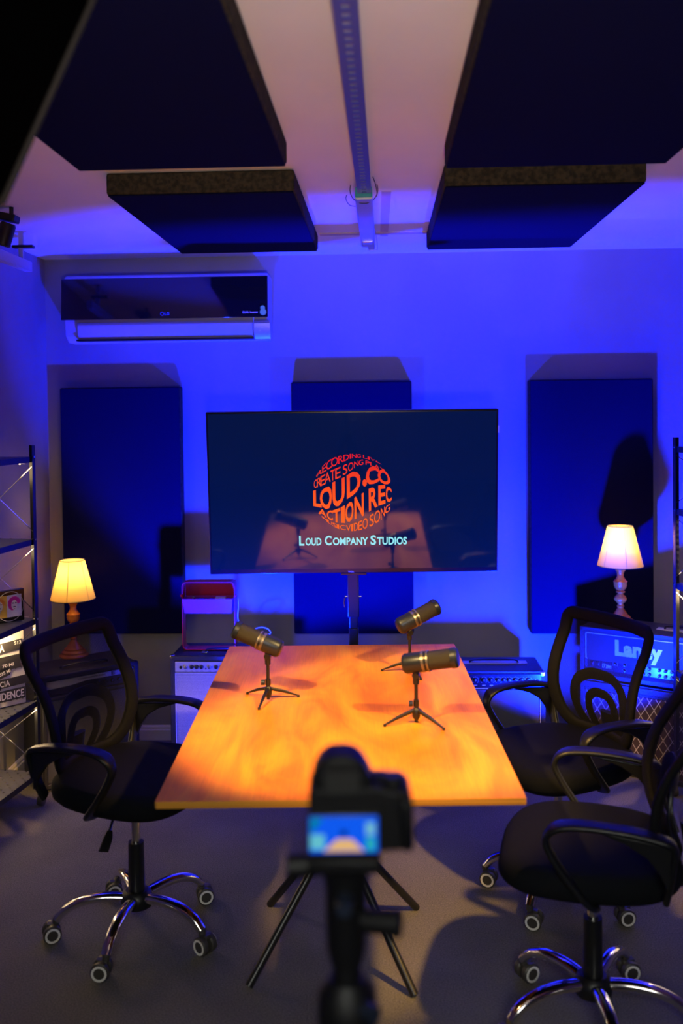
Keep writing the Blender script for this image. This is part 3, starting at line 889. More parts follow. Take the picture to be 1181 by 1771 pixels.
# ------------------------------------------------------------------ office chairs
def office_chair(label, loc, face, base_rot, caster_rots, seat_z=0.0, lean=0.085):
    """face: direction (deg) the sitter looks in plan, 0 = +x"""
    t = thing('office_chair', label, 'office chair', (loc[0], loc[1], 0), R(face - 90), 'office chairs round the table')
    off = -t.rotation_euler.z
    # --- star base
    sb = MB().lathe([(0, 0.085), (0.035, 0.085), (0.050, 0.092), (0.054, 0.115), (0.046, 0.135), (0.036, 0.143), (0, 0.143)], 32).build('base_hub', M['black'], t)
    for k in range(5):
        a = R(base_rot + 72 * k) + off; u = Vector((math.cos(a), math.sin(a), 0)); Z = Vector((0, 0, 1))
        pts = spline([u * 0.030 + Z * 0.118, u * 0.10 + Z * 0.126, u * 0.17 + Z * 0.120, u * 0.225 + Z * 0.098, u * 0.255 + Z * 0.068], 5)
        n = len(pts)
        MB().sweep(pts, [0.040 - 0.007 * i / n for i in range(n)], [0.030 - 0.004 * i / n for i in range(n)], (0, 0, 1), n=14, ex=2.3).build('base_leg', M['chrome'], t, smooth=60)
        # caster
        q = u * 0.256
        ca = R(caster_rots[k]) + off; w = Vector((math.cos(ca), math.sin(ca), 0)); ax = Vector((-w.y, w.x, 0))   # wheel axle along ax
        mb = MB(); mb.cyl(q + Z * 0.056, q + Z * 0.075, 0.012, 0.010)
        cc = q + w * 0.014 + Z * 0.029
        mb.bar(cc + Z * 0.020 - w * 0.02, cc + Z * 0.026 + w * 0.016, 0.020, 0.012)
        mb.bar(cc - ax * 0.006, cc + ax * 0.006, 0.03, 0.03)
        fork = mb.build('caster', M['caster'], t, bevel=0.002)
        rq = ax.to_track_quat('Z', 'Y').to_matrix()
        for s in (-1, 1):
            o = cc + ax * (0.017 * s)
            wm = MB().lathe([(0, -0.011), (0.024, -0.011), (0.0285, -0.007), (0.0285, 0.007), (0.024, 0.011), (0, 0.011)], 28, o, rq).build('wheel', M['caster'], fork)
            MB().lathe([(0.017, 0.0), (0.017, 0.0018), (0.0235, 0.0018), (0.0235, 0.0), (0.017, 0.0)], 28, o + ax * (0.0105 * s) if s > 0 else o - ax * 0.0123, rq, cap=False).build('wheel_ring', M['ringgrey'], fork)
    # --- column
    MB().cyl((0, 0, 0.135), (0, 0, 0.300), 0.027, 0.025, 28).build('column_sleeve', M['black'], t)
    MB().cyl((0, 0, 0.25), (0, 0, 0.42), 0.0145, n=20).build('gas_column', M['chrome'], t)
    mb = MB(); mb.box((0, 0, 0.432), (0.16, 0.24, 0.034)); mb.build('tilt_mechanism', M['black'], t, bevel=0.008)
    lv = MB(); lv.tube(spline([(0.04, 0.02, 0.43), (0.14, 0.03, 0.425), (0.20, 0.05, 0.395)]), 0.0045, 8); lever = lv.build('lever', M['blackmetal'], t)
    MB().sweep([(0.195, 0.048, 0.397), (0.215, 0.056, 0.383), (0.25, 0.066, 0.362)], [0.018, 0.03, 0.032], [0.010, 0.012, 0.008], (0, 0, 1)).build('lever_paddle', M['black'], lever)
    # --- seat
    def ring(sc, z, n=44, dy=0.0):
        out = []
        for k in range(n):
            a = 2 * PI * k / n; c_, s_ = math.cos(a), math.sin(a)
            x = math.copysign(abs(c_) ** (2 / 3.3), c_) * 0.250 * sc; y = math.copysign(abs(s_) ** (2 / 3.3), s_) * 0.240 * sc
            x *= 1.0 - 0.10 * max(0, -y / 0.24)
            zz = z - 0.028 * max(0, (y / 0.24)) ** 3 * (1 if z > 0.47 else 0.45)
            out.append((x, y + 0.01, zz))
        return out
    prof = [(0.80, 0.448), (0.93, 0.452), (0.985, 0.466), (1.0, 0.485), (0.985, 0.507), (0.94, 0.521), (0.85, 0.527), (0.6, 0.526), (0.3, 0.524), (0.05, 0.523)]
    vs = []; fs = []; n = 44
    for sc, z in prof: vs += ring(sc, z)
    for i in range(len(prof) - 1):
        for k in range(n): fs.append((i * n + k, i * n + (k + 1) % n, (i + 1) * n + (k + 1) % n, (i + 1) * n + k))
    fs.append(tuple(range(n))); fs.append(tuple(range((len(prof) - 1) * n, len(prof) * n)))
    MB().add(vs, fs).build('seat', M['seat'], t, smooth=80)
    mb = MB(); v2 = [(x * 0.97, (y - 0.01) * 0.97 + 0.01, 0.444 if i < n else 0.458) for i, (x, y, z) in enumerate(ring(0.9, 0.44) + ring(0.97, 0.456))]
    mb.add(v2, [(k, (k + 1) % n, n + (k + 1) % n, n + k) for k in range(n)] + [tuple(range(n)), tuple(range(n, 2 * n))])
    mb.build('seat_pan', M['black'], t)
    # --- backrest: height parameter v 0..1, half width, depth
    def side(v):
        z = 0.530 + 0.398 * v
        y = -0.215 + 0.045 * math.sin(PI * min(1, v * 1.15)) - lean * v ** 1.6
        return y, z
    def hw(v): return 0.150 + 0.048 * math.sin(PI / 2 * min(1, v / 0.45)) + 0.010 * v
    def bp(u, v, dy=0.0):
        y, z = side(v); return Vector((u * hw(v), y + 0.035 * u * u + dy, z))
    cr = 0.14
    outline = []
    def add(u, v): outline.append((u, v))
    N = 8
    for k in range(N + 1): add(-1 + 0.26 * (1 - math.cos(PI / 2 * (1 - k / N))) * 0 + (-0), 0) if False else None
    outline = []
    for k in range(7):   # bottom right corner
        a = R(-90 + 90 * k / 6); outline.append((0.72 + 0.28 * math.cos(a), 0.16 + 0.16 * math.sin(a)))
    for k in range(1, 8): outline.append((1.0, 0.16 + (0.93 - 0.16) * k / 8))
    for k in range(7):
        a = R(90 * k / 6); outline.append((0.87 + 0.13 * math.cos(a), 0.93 + 0.07 * math.sin(a)))
    for k in range(1, 8): outline.append((0.87 - 1.74 * k / 8, 1.0))
    for k in range(7):
        a = R(90 + 90 * k / 6); outline.append((-0.87 + 0.13 * math.cos(a), 0.93 + 0.07 * math.sin(a)))
    for k in range(1, 8): outline.append((-1.0, 0.93 - (0.93 - 0.16) * k / 8))
    for k in range(7):
        a = R(180 + 90 * k / 6); outline.append((-0.72 + 0.28 * math.cos(a), 0.16 + 0.16 * math.sin(a)))
    for k in range(1, 8): outline.append((-0.72 + 1.44 * k / 8, 0.0))
    pts = [bp(u, v) for u, v in outline]
    nr = []
    for u, v in outline:
        e = 1e-3; du = bp(u + e, v) - bp(u - e, v); v0, v1 = max(0, v - e), min(1, v + e); dv = bp(u, v1) - bp(u, v0)
        nr.append(tuple(du.cross(dv).normalized()))
    MB().sweep(pts, 0.048, 0.024, nr, closed=True, n=12, ex=2.6).build('backrest_frame', M['meshedge'], t, smooth=60)
    # mesh cloth
    vs = []; fs = []; nu, nv = 14, 16
    for j in range(nv + 1):
        v = 0.03 + 0.94 * j / nv
        lim = 0.97
        if v < 0.16: lim = 0.72 + 0.26 * math.sqrt(max(0, 1 - ((0.16 - v) / 0.16) ** 2))
        for i in range(nu + 1):
            u = (-1 + 2 * i / nu) * lim; vs.append(bp(u, v, 0.002))
    for j in range(nv):
        for i in range(nu): fs.append((j * (nu + 1) + i, j * (nu + 1) + i + 1, (j + 1) * (nu + 1) + i + 1, (j + 1) * (nu + 1) + i))
    MB().add(vs, fs).build('backrest_mesh', M['meshcloth'], t, smooth=80)
    # lumbar arches behind the cloth
    mb = MB()
    for (uw, vh, wd) in ((0.66, 0.52, 0.040), (0.36, 0.36, 0.034)):
        prm = [(-uw * 0.9, 0.02), (-uw, 0.14), (-uw, vh * 0.55), (-uw * 0.85, vh * 0.82), (-uw * 0.45, vh * 0.98), (0, vh), (uw * 0.45, vh * 0.98), (uw * 0.85, vh * 0.82), (uw, vh * 0.55), (uw, 0.14), (uw * 0.9, 0.02)]
        pp = spline([bp(u, v, -0.016) for u, v in prm], 4)
        mb.sweep(pp, wd, 0.010, (0, -1, 0.1), n=10)
    mb.build('lumbar_support', M['black'], t, smooth=60)
    # back spine joining seat and back
    pp = spline([(0, -0.05, 0.432), (0, -0.19, 0.428), (0, -0.245, 0.455), (0, -0.245, 0.53), (0, -0.235, 0.60)], 5)
    MB().sweep(pp, 0.085, 0.022, (0, 0.5, 0.5), n=12).build('back_bracket', M['black'], t, smooth=60)
    # --- armrests: closed loop bands
    for s in (-1, 1):
        x0 = 0.262 * s
        path = [(x0 * 0.84, -0.178, 0.478), (x0 * 0.93, -0.184, 0.530), (x0 * 0.98, -0.190, 0.585), (x0 * 1.00, -0.192, 0.632), (x0 * 1.00, -0.150, 0.649),
                (x0 * 1.01, -0.08, 0.660), (x0 * 1.01, 0.02, 0.664), (x0 * 1.01, 0.085, 0.654), (x0 * 1.0, 0.112, 0.620),
                (x0 * 0.99, 0.095, 0.575), (x0 * 0.97, 0.055, 0.515), (x0 * 0.93, 0.010, 0.458), (x0 * 0.80, -0.005, 0.438)]
        pp = spline(path, 5); n = len(pp)
        wd = []; th = []
        for i in range(n):
            q = i / (n - 1)
            wtop = 0.054 if 0.25 < q < 0.62 else 0.036
            wd.append(wtop); th.append(0.018)
        for _ in range(3): wd = [wd[0]] + [(wd[i - 1] + wd[i] + wd[i + 1]) / 3 for i in range(1, n - 1)] + [wd[-1]]
        nn = []
        cen = Vector((x0, -0.05, 0.56))
        for p in pp: nn.append(tuple((p - Vector((p.x, cen.y, cen.z))).normalized()))
        arm = MB().sweep(pp, wd, th, nn, n=12, ex=2.8).build('armrest', M['black'], t, smooth=60)
        # web in the rear corner
        poly = [(-0.190, 0.632), (-0.188, 0.590), (-0.182, 0.515), (-0.160, 0.560), (-0.130, 0.598), (-0.08, 0.628), (0.0, 0.655)]
        MB().prism(poly, x0 * 0.995 - 0.008, x0 * 0.995 + 0.008, 'x').build('armrest_web', M['black'], arm, bevel=0.003)
    if seat_z:
        for ch in t.children:
            if ch.name.split('.')[0] not in ('base_hub', 'base_leg', 'caster', 'column_sleeve'): ch.location.z += seat_z
    return t


def floor_xy(px, py): p = at(px, py, h=0); return (p.x, p.y)


c1 = floor_xy(238, 1612); c2 = floor_xy(966, 1545); c3 = floor_xy(1026, 1772)
YD = math.degrees(YAW)
office_chair('black mesh office chair on the left side of the table', c1, -24 + YD, 45 + YD, [20, 200, 205, 180, -37], 0.025)
office_chair('black mesh office chair at the far right, before the stacked amplifier', c2, 207 + YD, 20 + YD, [60, 100, -20, -20, 10], 0.0, 0.045)
office_chair('black mesh office chair nearest the camera at right, cut by frame', c3, 165 + YD, 55 + YD, [10, 30, 230, 240, -40])

# ------------------------------------------------------------------ amplifiers
def knob(parent, x, y, z, r=0.009, m='knobblack', tick=True):
    k = MB().lathe([(0, 0), (r * 1.15, 0), (r * 1.15, 0.003), (r, 0.004), (r * 0.85, 0.014), (0, 0.015)], 18, (x, y, z), Matrix.Rotation(PI / 2, 3, 'X')).build('knob', M[m], parent)
    if tick: MB().box((x, y - 0.0155, z + r * 0.4), (0.0016, 0.0015, r * 0.8)).build('pointer', M['white'], k, smooth=None)
    return k


def corners(parent, w, d, h, m, top_only=False, r=0.02):
    for sx in (-1, 1):
        for z in ((h,) if top_only else (0, h)):
            s = 1 if z == 0 else -1
            mb = MB(); mb.box((sx * (w / 2 - r / 2 + 0.0015), r / 2 - 0.0015, z + s * (r / 2 - 0.0015)), (r, r, r))
            mb.build('corner_cap', m, parent, bevel=0.006)


def amp_silver():
    """local: front at y = 0 facing -y, base on the floor"""
    a = at(293, 1134, Y=WALLY - 0.48)
    H = a.z; W = 0.50; D = 0.24
    t = thing('guitar_amplifier', 'black combo amplifier with silver panel and silver cloth under the red rack', 'amplifier', (a.x + W / 2, a.y, 0), R(-1), None)
    MB().prism(rrect(W, H - 0.012, 0.018, 4, 0, (H + 0.012) / 2), 0.004, D, 'y').build('cabinet', M['tolex'], t)
    fr = MB()
    fr.box((-W / 2 + 0.012, 0.002, H / 2 + 0.005), (0.022, 0.02, H - 0.03)); fr.box((W / 2 - 0.012, 0.002, H / 2 + 0.005), (0.022, 0.02, H - 0.03))
    fr.box((0, 0.002, H - 0.013), (W - 0.02, 0.02, 0.024)); fr.box((0, 0.002, 0.025), (W - 0.02, 0.02, 0.024)); fr.build('front_frame', M['tolex'], t, bevel=0.004)
    zp = H - 0.052
    cp = MB().box((0, -0.001, zp), (W - 0.05, 0.008, 0.048)).build('control_panel', M['silverpanel'], t, bevel=0.002)
    x0 = -W / 2 + 0.025
    MB().lathe([(0.004, 0), (0.007, 0), (0.007, 0.004), (0.004, 0.004)], 16, (x0 + 0.028, -0.005, zp - 0.002), Matrix.Rotation(PI / 2, 3, 'X')).build('jack_socket', M['knobblack'], cp)
    for i, (dx, mm) in enumerate([(0.052, 'knobsilver'), (0.080, 'knobblack'), (0.103, 'knobblack'), (0.126, 'knobblack'), (0.163, 'knobsilver'), (0.195, 'knobblack'), (0.22, 'knobblack'), (0.245, 'knobblack')]):
        knob(cp, x0 + dx, -0.005, zp, 0.0085, mm, tick=False)
        MB().box((x0 + dx, -0.0055, zp - 0.019), (0.012, 0.001, 0.002)).build('print_mark', M['darkink'], cp, smooth=None)
    MB().box((x0 + 0.146, -0.006, zp - 0.008), (0.006, 0.003, 0.006)).build('button', M['knobblack'], cp)
    MB().box((0, 0.0, (H - 0.08) / 2 + 0.018), (W - 0.05, 0.008, H - 0.116)).build('speaker_cloth', M['silvergrille'], t, smooth=None)
    MB().tube([(-W / 2 + 0.027, -0.006, 0.04), (-W / 2 + 0.027, -0.006, H - 0.08), (W / 2 - 0.027, -0.006, H - 0.08), (W / 2 - 0.027, -0.006, 0.04)], 0.002, 8).build('piping', M['white'], t)
    corners(t, W, D, H, M['chrome'], r=0.026)
    hd = MB().sweep(spline([(-0.09, 0.052, H + 0.002), (-0.08, 0.052, H + 0.018), (0.0, 0.052, H + 0.022), (0.08, 0.052, H + 0.018), (0.09, 0.052, H + 0.002)]), 0.025, 0.006, (0, 0, 1)); hd.build('handle', M['black'], t)
    for s in (-1, 1): MB().box((s * 0.095, 0.052, H + 0.003), (0.03, 0.03, 0.006)).build('handle_end', M['chrome'], t, bevel=0.002)
    mb = MB()
    for sx in (-1, 1):
        for y in (0.04, D - 0.04): mb.cyl((sx * (W / 2 - 0.05), y, 0), (sx * (W / 2 - 0.05), y, 0.014), 0.015)
    mb.build('foot', M['rubberfoot'], t)
    return a, H, W, D


AS = amp_silver()


def amp_right():
    a = at(943, 1162, Y=WALLY - 0.50)
    H = a.z; W = 0.62; D = 0.26
    t = thing('guitar_amplifier', 'long black combo amplifier with dark knobs right behind the table', 'amplifier', (a.x - W / 2, a.y, 0), R(0.0))
    MB().prism(rrect(W, H - 0.012, 0.012, 4, 0, (H + 0.012) / 2), 0.004, D, 'y').build('cabinet', M['tolex'], t)
    zp = H - 0.040
    cp = MB().box((0, 0.0, zp), (W - 0.035, 0.010, 0.062)).build('control_panel', M['panelblack'], t, bevel=0.002)
    xr = W / 2 - 0.018
    for dx in (0.060, 0.090, 0.118, 0.146, 0.170, 0.196, 0.228, 0.262, 0.300, 0.335, 0.370, 0.41):
        knob(cp, xr - dx, -0.005, zp + 0.004, 0.0095, 'knobblack')
        mk = MB()
        for k in range(11):
            an = R(-45 + 27 * k); mk.box((xr - dx + 0.0145 * math.cos(an), -0.0058, zp + 0.004 + 0.0145 * math.sin(an)), (0.0018, 0.001, 0.0018))
        mk.box((xr - dx, -0.0058, zp - 0.020), (0.014, 0.001, 0.0022))
        mk.build('dial_marks', M['white'], cp, smooth=None)
    for dx in (0.018, 0.034):
        sw = MB().box((xr - dx, -0.007, zp - 0.002), (0.011, 0.008, 0.016)).build('rocker_switch', M['knobblack'], cp, bevel=0.002)
        MB().tube([(xr - dx - 0.007, -0.0055, zp - 0.012), (xr - dx + 0.007, -0.0055, zp - 0.012), (xr - dx + 0.007, -0.0055, zp + 0.008), (xr - dx - 0.007, -0.0055, zp + 0.008)], 0.0008, 4, closed=True).build('switch_outline', M['white'], sw)
    MB().box((0, 0.0, (H - 0.085) / 2 + 0.018), (W - 0.06, 0.010, H - 0.115)).build('speaker_cloth', M['darkgrille'], t, smooth=None)
    MB().tube([(-W / 2 + 0.024, -0.004, 0.03), (-W / 2 + 0.024, -0.004, H - 0.075), (W / 2 - 0.024, -0.004, H - 0.075), (W / 2 - 0.024, -0.004, 0.03)], 0.0022, 8).build('piping', M['white'], t)
    corners(t, W, D, H, M['chrome'], r=0.026)
    MB().sweep(spline([(-0.02, D * 0.62, H + 0.002), (0.0, D * 0.62, H + 0.014), (0.10, D * 0.62, H + 0.018), (0.19, D * 0.62, H + 0.014), (0.21, D * 0.62, H + 0.002)]), 0.024, 0.007, (0, 0, 1)).build('handle', M['black'], t)
    MB().box((0.10, D * 0.62, H + 0.001), (0.30, 0.05, 0.003)).build('handle_plate', M['silverpanel'], t, bevel=0.001)
    # cable lying on the lid
    return t


amp_right()


def cab_and_head():
    """stack turned towards the room"""
    rz = R(-33) + YAW
    Y = 4.50
    a = at(1003, 1082, Y=Y)        # head top left front corner
    H2 = a.z
    zb = at(998, 1168, Y=Y).z      # head bottom
    W = 0.60; D = 0.24
    ca, sa = math.cos(rz), math.sin(rz)
    loc = (a.x + ca * W / 2, a.y + sa * W / 2, 0)
    Hc = zb - 0.012
    t = thing('speaker_cabinet', 'black speaker cabinet with white diamond lattice cloth beneath the amplifier head', 'speaker cabinet', loc, rz)
    MB().prism(rrect(W, Hc - 0.012, 0.012, 4, 0, (Hc + 0.012) / 2), 0.004, D + 0.04, 'y').build('cabinet', M['tolex'], t)
    MB().box((0, 0.0, (Hc - 0.05) / 2 + 0.012), (W - 0.04, 0.010, Hc - 0.07)).build('speaker_cloth', M['diamond'], t, smooth=None)
    mb = MB(); mb.box((0, -0.002, Hc - 0.02), (W - 0.01, 0.014, 0.03)); mb.box((0, -0.002, 0.015), (W - 0.01, 0.014, 0.02))
    for s in (-1, 1): mb.box((s * (W / 2 - 0.012), -0.002, Hc / 2), (0.02, 0.014, Hc - 0.02))
    mb.build('front_frame', M['tolex'], t, bevel=0.003)
    mb = MB()
    for sx in (-1, 1):
        for y in (0.04, D): mb.cyl((sx * (W / 2 - 0.05), y, 0), (sx * (W / 2 - 0.05), y, 0.014), 0.015)
    mb.build('foot', M['rubberfoot'], t)
    Hh = H2 - Hc
    h = thing('amplifier_head', 'wide amplifier head with large white brand lettering on diamond lattice cabinet', 'amplifier head', (loc[0], loc[1], Hc), rz)
    MB().prism(rrect(W, Hh - 0.012, 0.012, 4, 0, (Hh + 0.012) / 2), 0.012, D, 'y').build('cabinet', M['tolex'], h)
    mb = MB()
    mb.box((0, 0.004, Hh - 0.009), (W, 0.02, 0.018)); mb.box((0, 0.004, 0.024), (W, 0.02, 0.022))
    for s in (-1, 1): mb.box((s * (W / 2 - 0.010), 0.004, Hh / 2 + 0.006), (0.020, 0.02, Hh - 0.014))
    mb.build('front_frame', M['tolex'], h, bevel=0.003)
    zc = Hh * 0.38                     # top of the control strip
    MB().box((0, 0.006, (zc + Hh - 0.018) / 2), (W - 0.04, 0.010, Hh - 0.018 - zc)).build('speaker_cloth', M['headgrille'], h, smooth=None)
    MB().tube([(W / 2 - 0.028, -0.001, Hh - 0.028), (-W / 2 + 0.032, -0.001, Hh - 0.028), (-W / 2 + 0.028, -0.001, Hh - 0.032), (-W / 2 + 0.028, -0.001, zc + 0.008), (-W / 2 + 0.034, -0.001, zc + 0.004)], 0.0018, 8).build('piping', M['white'], h)
    cp = MB().box((0.004, 0.008, (zc + 0.045) / 2 + 0.004), (W - 0.06, 0.010, zc - 0.045)).build('control_panel', M['panelblack'], h, bevel=0.001)
    MB().prism([(-0.004, 0.035), (0.012, 0.035), (0.012, 0.055)], -W / 2 + 0.02, W / 2 - 0.02, 'x').build('lower_lip', M['tolex'], h, smooth=None)
    zk = (zc + 0.045) / 2 + 0.004; hh = (zc - 0.045) / 2
    x0 = -W / 2 + 0.03
    for i, x in enumerate([0.135, 0.178, 0.235, 0.263, 0.290, 0.335, 0.362, 0.39, 0.44, 0.47]):
        for j, dz in enumerate((0.52, -0.52)):
            if i == 0 and j: continue
            knob(cp, x0 + x, 0.003, zk + dz * hh, 0.0068)
            mk = MB()
            for k in range(9):
                an = R(-30 + 30 * k); mk.box((x0 + x + 0.0108 * math.cos(an), 0.002, zk + dz * hh + 0.0108 * math.sin(an)), (0.0015, 0.001, 0.0015))
            mk.build('dial_marks', M['white'], cp, smooth=None)
    for x, m in ((0.025, mat('dark_red_rocker', (0.12, 0.01, 0.01), 0.3)), (0.052, M['knobblack'])):
        MB().box((x0 + x, 0.002, zk + 0.004), (0.014, 0.008, 0.020)).build('rocker_switch', m, cp, bevel=0.002)
    mb = put_text('LV', lambda u, v: (x0 + 0.075 + u, 0.002, zk - 0.010 + v), 0.020, 0.013, 0.01)
    put_text('300H', lambda u, v: (x0 + 0.091 + u, 0.002, zk - 0.011 + v), 0.017, 0.024, 0.01, mb)
    mb.build('model_lettering', M['white'], cp, smooth=None, recalc=False)
    # brand lettering with dark outline
    lh = (Hh - zc) * 0.62; lw = 0.215; lx = -W / 2 + 0.165
    body = 'Laney'
    y = -0.004
    o = put_text(body, lambda u, v: (lx - 0.004 + u, -0.0002, zc + 0.010 + v), lh + 0.006, lw + 0.008, 0.075)
    o.build('lettering_outline', M['darkink'], h, smooth=None, recalc=False)
    o = put_text(body, lambda u, v: (lx + u, -0.003, zc + 0.013 + v), lh, lw, 0.05)
    o.build('brand_lettering', M['white'], h, smooth=None, recalc=False)['label'] = 'large white brand lettering'
    MB().box((0.02, 0.0, 0.024), (0.010, 0.004, 0.006)).build('badge', M['silverpanel'], h)
    MB().sweep(spline([(0.06, D * 0.5, Hh + 0.002), (0.07, D * 0.5, Hh + 0.016), (0.14, D * 0.5, Hh + 0.020), (0.22, D * 0.5, Hh + 0.016), (0.23, D * 0.5, Hh + 0.002)]), 0.024, 0.007, (0, 0, 1)).build('handle', M['black'], h)
    MB().box((0.145, D * 0.5, Hh + 0.001), (0.24, 0.045, 0.003)).build('handle_plate', M['silverpanel'], h, bevel=0.001)
    return loc, rz, H2, W, D


HEAD = cab_and_head()


def amp_left():
    rz = R(36) + YAW
    Y = 4.44
    a = at(239, 1143, Y=Y)
    H = a.z; W = 0.46; D = 0.27
    ca, sa = math.cos(rz), math.sin(rz)
    loc = (a.x - ca * W / 2, a.y - sa * W / 2, 0)
    t = thing('guitar_amplifier', 'black combo amplifier turned towards the table, carrying the left table lamp', 'amplifier', loc, rz)
    MB().prism(rrect(W, H - 0.012, 0.016, 4, 0, (H + 0.012) / 2), 0.03, D, 'y').build('cabinet', M['tolex'], t)
    mb = MB(); fw = 0.022
    mb.box((0, 0.014, H - fw / 2), (W, 0.034, fw)); mb.box((0, 0.014, 0.012 + fw / 2), (W, 0.034, fw)); mb.box((0, 0.014, H - 0.105), (W - 0.02, 0.034, 0.018))
    for s in (-1, 1): mb.box((s * (W / 2 - fw / 2), 0.014, H / 2 + 0.006), (fw, 0.034, H - 0.012))
    mb.build('front_frame', M['tolex'], t, bevel=0.005)
    wy = W - 2 * fw
    cp = MB().box((0, 0.022, H - 0.060), (wy, 0.010, 0.074)).build('control_panel', M['panelblack'], t, smooth=None)
    pl = [(-wy / 2, 0.030), (-wy / 2, -0.004), (-wy * 0.22, 0.000), (-wy * 0.05, 0.010), (wy * 0.38, 0.010), (wy * 0.5, -0.022), (wy / 2, 0.032)]
    MB().prism([(x, H - 0.060 + z) for x, z in pl], 0.012, 0.017, 'y').build('silver_strip', M['silverpanel'], cp, smooth=None)
    mb = put_text('compression bass', lambda u, v: (-0.06 + u, 0.0115, H - 0.044 + v), 0.011, 0.13, 0.01)
    put_text('E', lambda u, v: (0.10 + u, 0.0115, H - 0.046 + v), 0.016, 0.020, 0.03, mb)
    mb.build('panel_lettering', M['darkink'], cp, smooth=None, recalc=False)
    for k in range(7): knob(cp, -0.06 + 0.033 * k, 0.016, H - 0.072, 0.008, 'knobblack', False)
    MB().box((0, 0.020, (H - 0.12) / 2 + 0.015), (wy, 0.010, H - 0.15)).build('speaker_cloth', M['darkgrille'], t, smooth=None)
    MB().sweep(spline([(-0.11, 0.09, H + 0.002), (-0.10, 0.09, H + 0.012), (0.0, 0.09, H + 0.016), (0.10, 0.09, H + 0.012), (0.11, 0.09, H + 0.002)]), 0.024, 0.008, (0, 0, 1)).build('handle', M['black'], t)
    corners(t, W, D, H, M['blackmetal'], top_only=True, r=0.022)
    mb = MB()
    for sx in (-1, 1):
        for y in (0.05, D - 0.04): mb.cyl((sx * (W / 2 - 0.05), y, 0), (sx * (W / 2 - 0.05), y, 0.014), 0.015)
    mb.build('foot', M['rubberfoot'], t)
    return H


HL = amp_left()

# ------------------------------------------------------------------ table lamps
def table_lamp(label, px, py, h, power, Y=None):
    p = at(px, py, h=h)
    if Y: p = at(px, py, Y=Y); p.z = h
    t = thing('table_lamp', label, 'table lamp', (p.x, p.y, h), 0.2, 'turned wood table lamps')
    prof = [(0, 0), (0.068, 0), (0.070, 0.006), (0.066, 0.012), (0.058, 0.016), (0.060, 0.022), (0.054, 0.028), (0.046, 0.032), (0.046, 0.038), (0.034, 0.048), (0.026, 0.060), (0.018, 0.072),
            (0.014, 0.080), (0.018, 0.088), (0.013, 0.094), (0.013, 0.100), (0.026, 0.112), (0.030, 0.122), (0.024, 0.134), (0.013, 0.144), (0.013, 0.148), (0.021, 0.152), (0.021, 0.157), (0.014, 0.162),
            (0.026, 0.172), (0.031, 0.186), (0.031, 0.198), (0.033, 0.204), (0.024, 0.212), (0.015, 0.228), (0.016, 0.245), (0.026, 0.262), (0.030, 0.270), (0.026, 0.277), (0.014, 0.280), (0.014, 0.300), (0, 0.300)]
    MB().lathe(prof, 36).build('turned_base', M['lampwood'], t, smooth=50)
    MB().cyl((0, 0, 0.298), (0, 0, 0.33), 0.010).build('bulb_holder', M['dark_band'], t)
    z0, z1, r0, r1 = 0.278, 0.465, 0.106, 0.058
    vs = []; fs = []; n = 48
    for r, z in ((r0, z0), (r1, z1)):
        for k in range(n):
            a = 2 * PI * k / n; vs.append((r * math.cos(a), r * math.sin(a), z))
    for k in range(n): fs.append((k, (k + 1) % n, n + (k + 1) % n, n + k))
    sh = MB().add(vs, fs).build('lampshade', M['shade'], t, smooth=80)
    sh['label'] = 'glowing cream conical shade'
    for r, z in ((r0, z0), (r1, z1)):
        MB().tube([(r * math.cos(2 * PI * k / 40), r * math.sin(2 * PI * k / 40), z) for k in range(40)], 0.0018, 6, closed=True).build('shade_trim', M['dark_band'], sh)
    mb = MB()
    for k in range(6):
        a = 2 * PI * (k + 0.35) / 6; mb.tube([((r0 - 0.001) * math.cos(a), (r0 - 0.001) * math.sin(a), z0), ((r1 - 0.001) * math.cos(a), (r1 - 0.001) * math.sin(a), z1)], 0.0016, 6)
    for k in range(3):
        a = 2 * PI * k / 3; mb.tube([(0, 0, 0.40), (r1 * math.cos(a), r1 * math.sin(a), z1 - 0.004)], 0.001, 5)
    mb.build('shade_rib', mat('shade_wire', (0.45, 0.30, 0.12), 0.5), sh)
    b = MB().lathe([(0, 0.330), (0.010, 0.332), (0.022, 0.352), (0.024, 0.366), (0.016, 0.384), (0, 0.390)], 20).build('bulb', M['warmbulb'], t)
    l = bpy.data.lights.new('bulb_light', 'POINT'); l.energy = power; l.color = (1.0, 0.66, 0.30); l.shadow_soft_size = 0.022
    lo = bpy.data.objects.new('bulb_light', l); COL.objects.link(lo); lo.parent = t; lo.location = (0, 0, 0.405)
    return t


table_lamp('lit table lamp of turned wood standing on the left amplifier', 128, 1130, HL + 0.001, 2.6, Y=4.53)
table_lamp('lit table lamp of turned wood standing on the white-lettered amplifier head', 1073, 1068, HEAD[2] + 0.001, 2.4, Y=4.52)

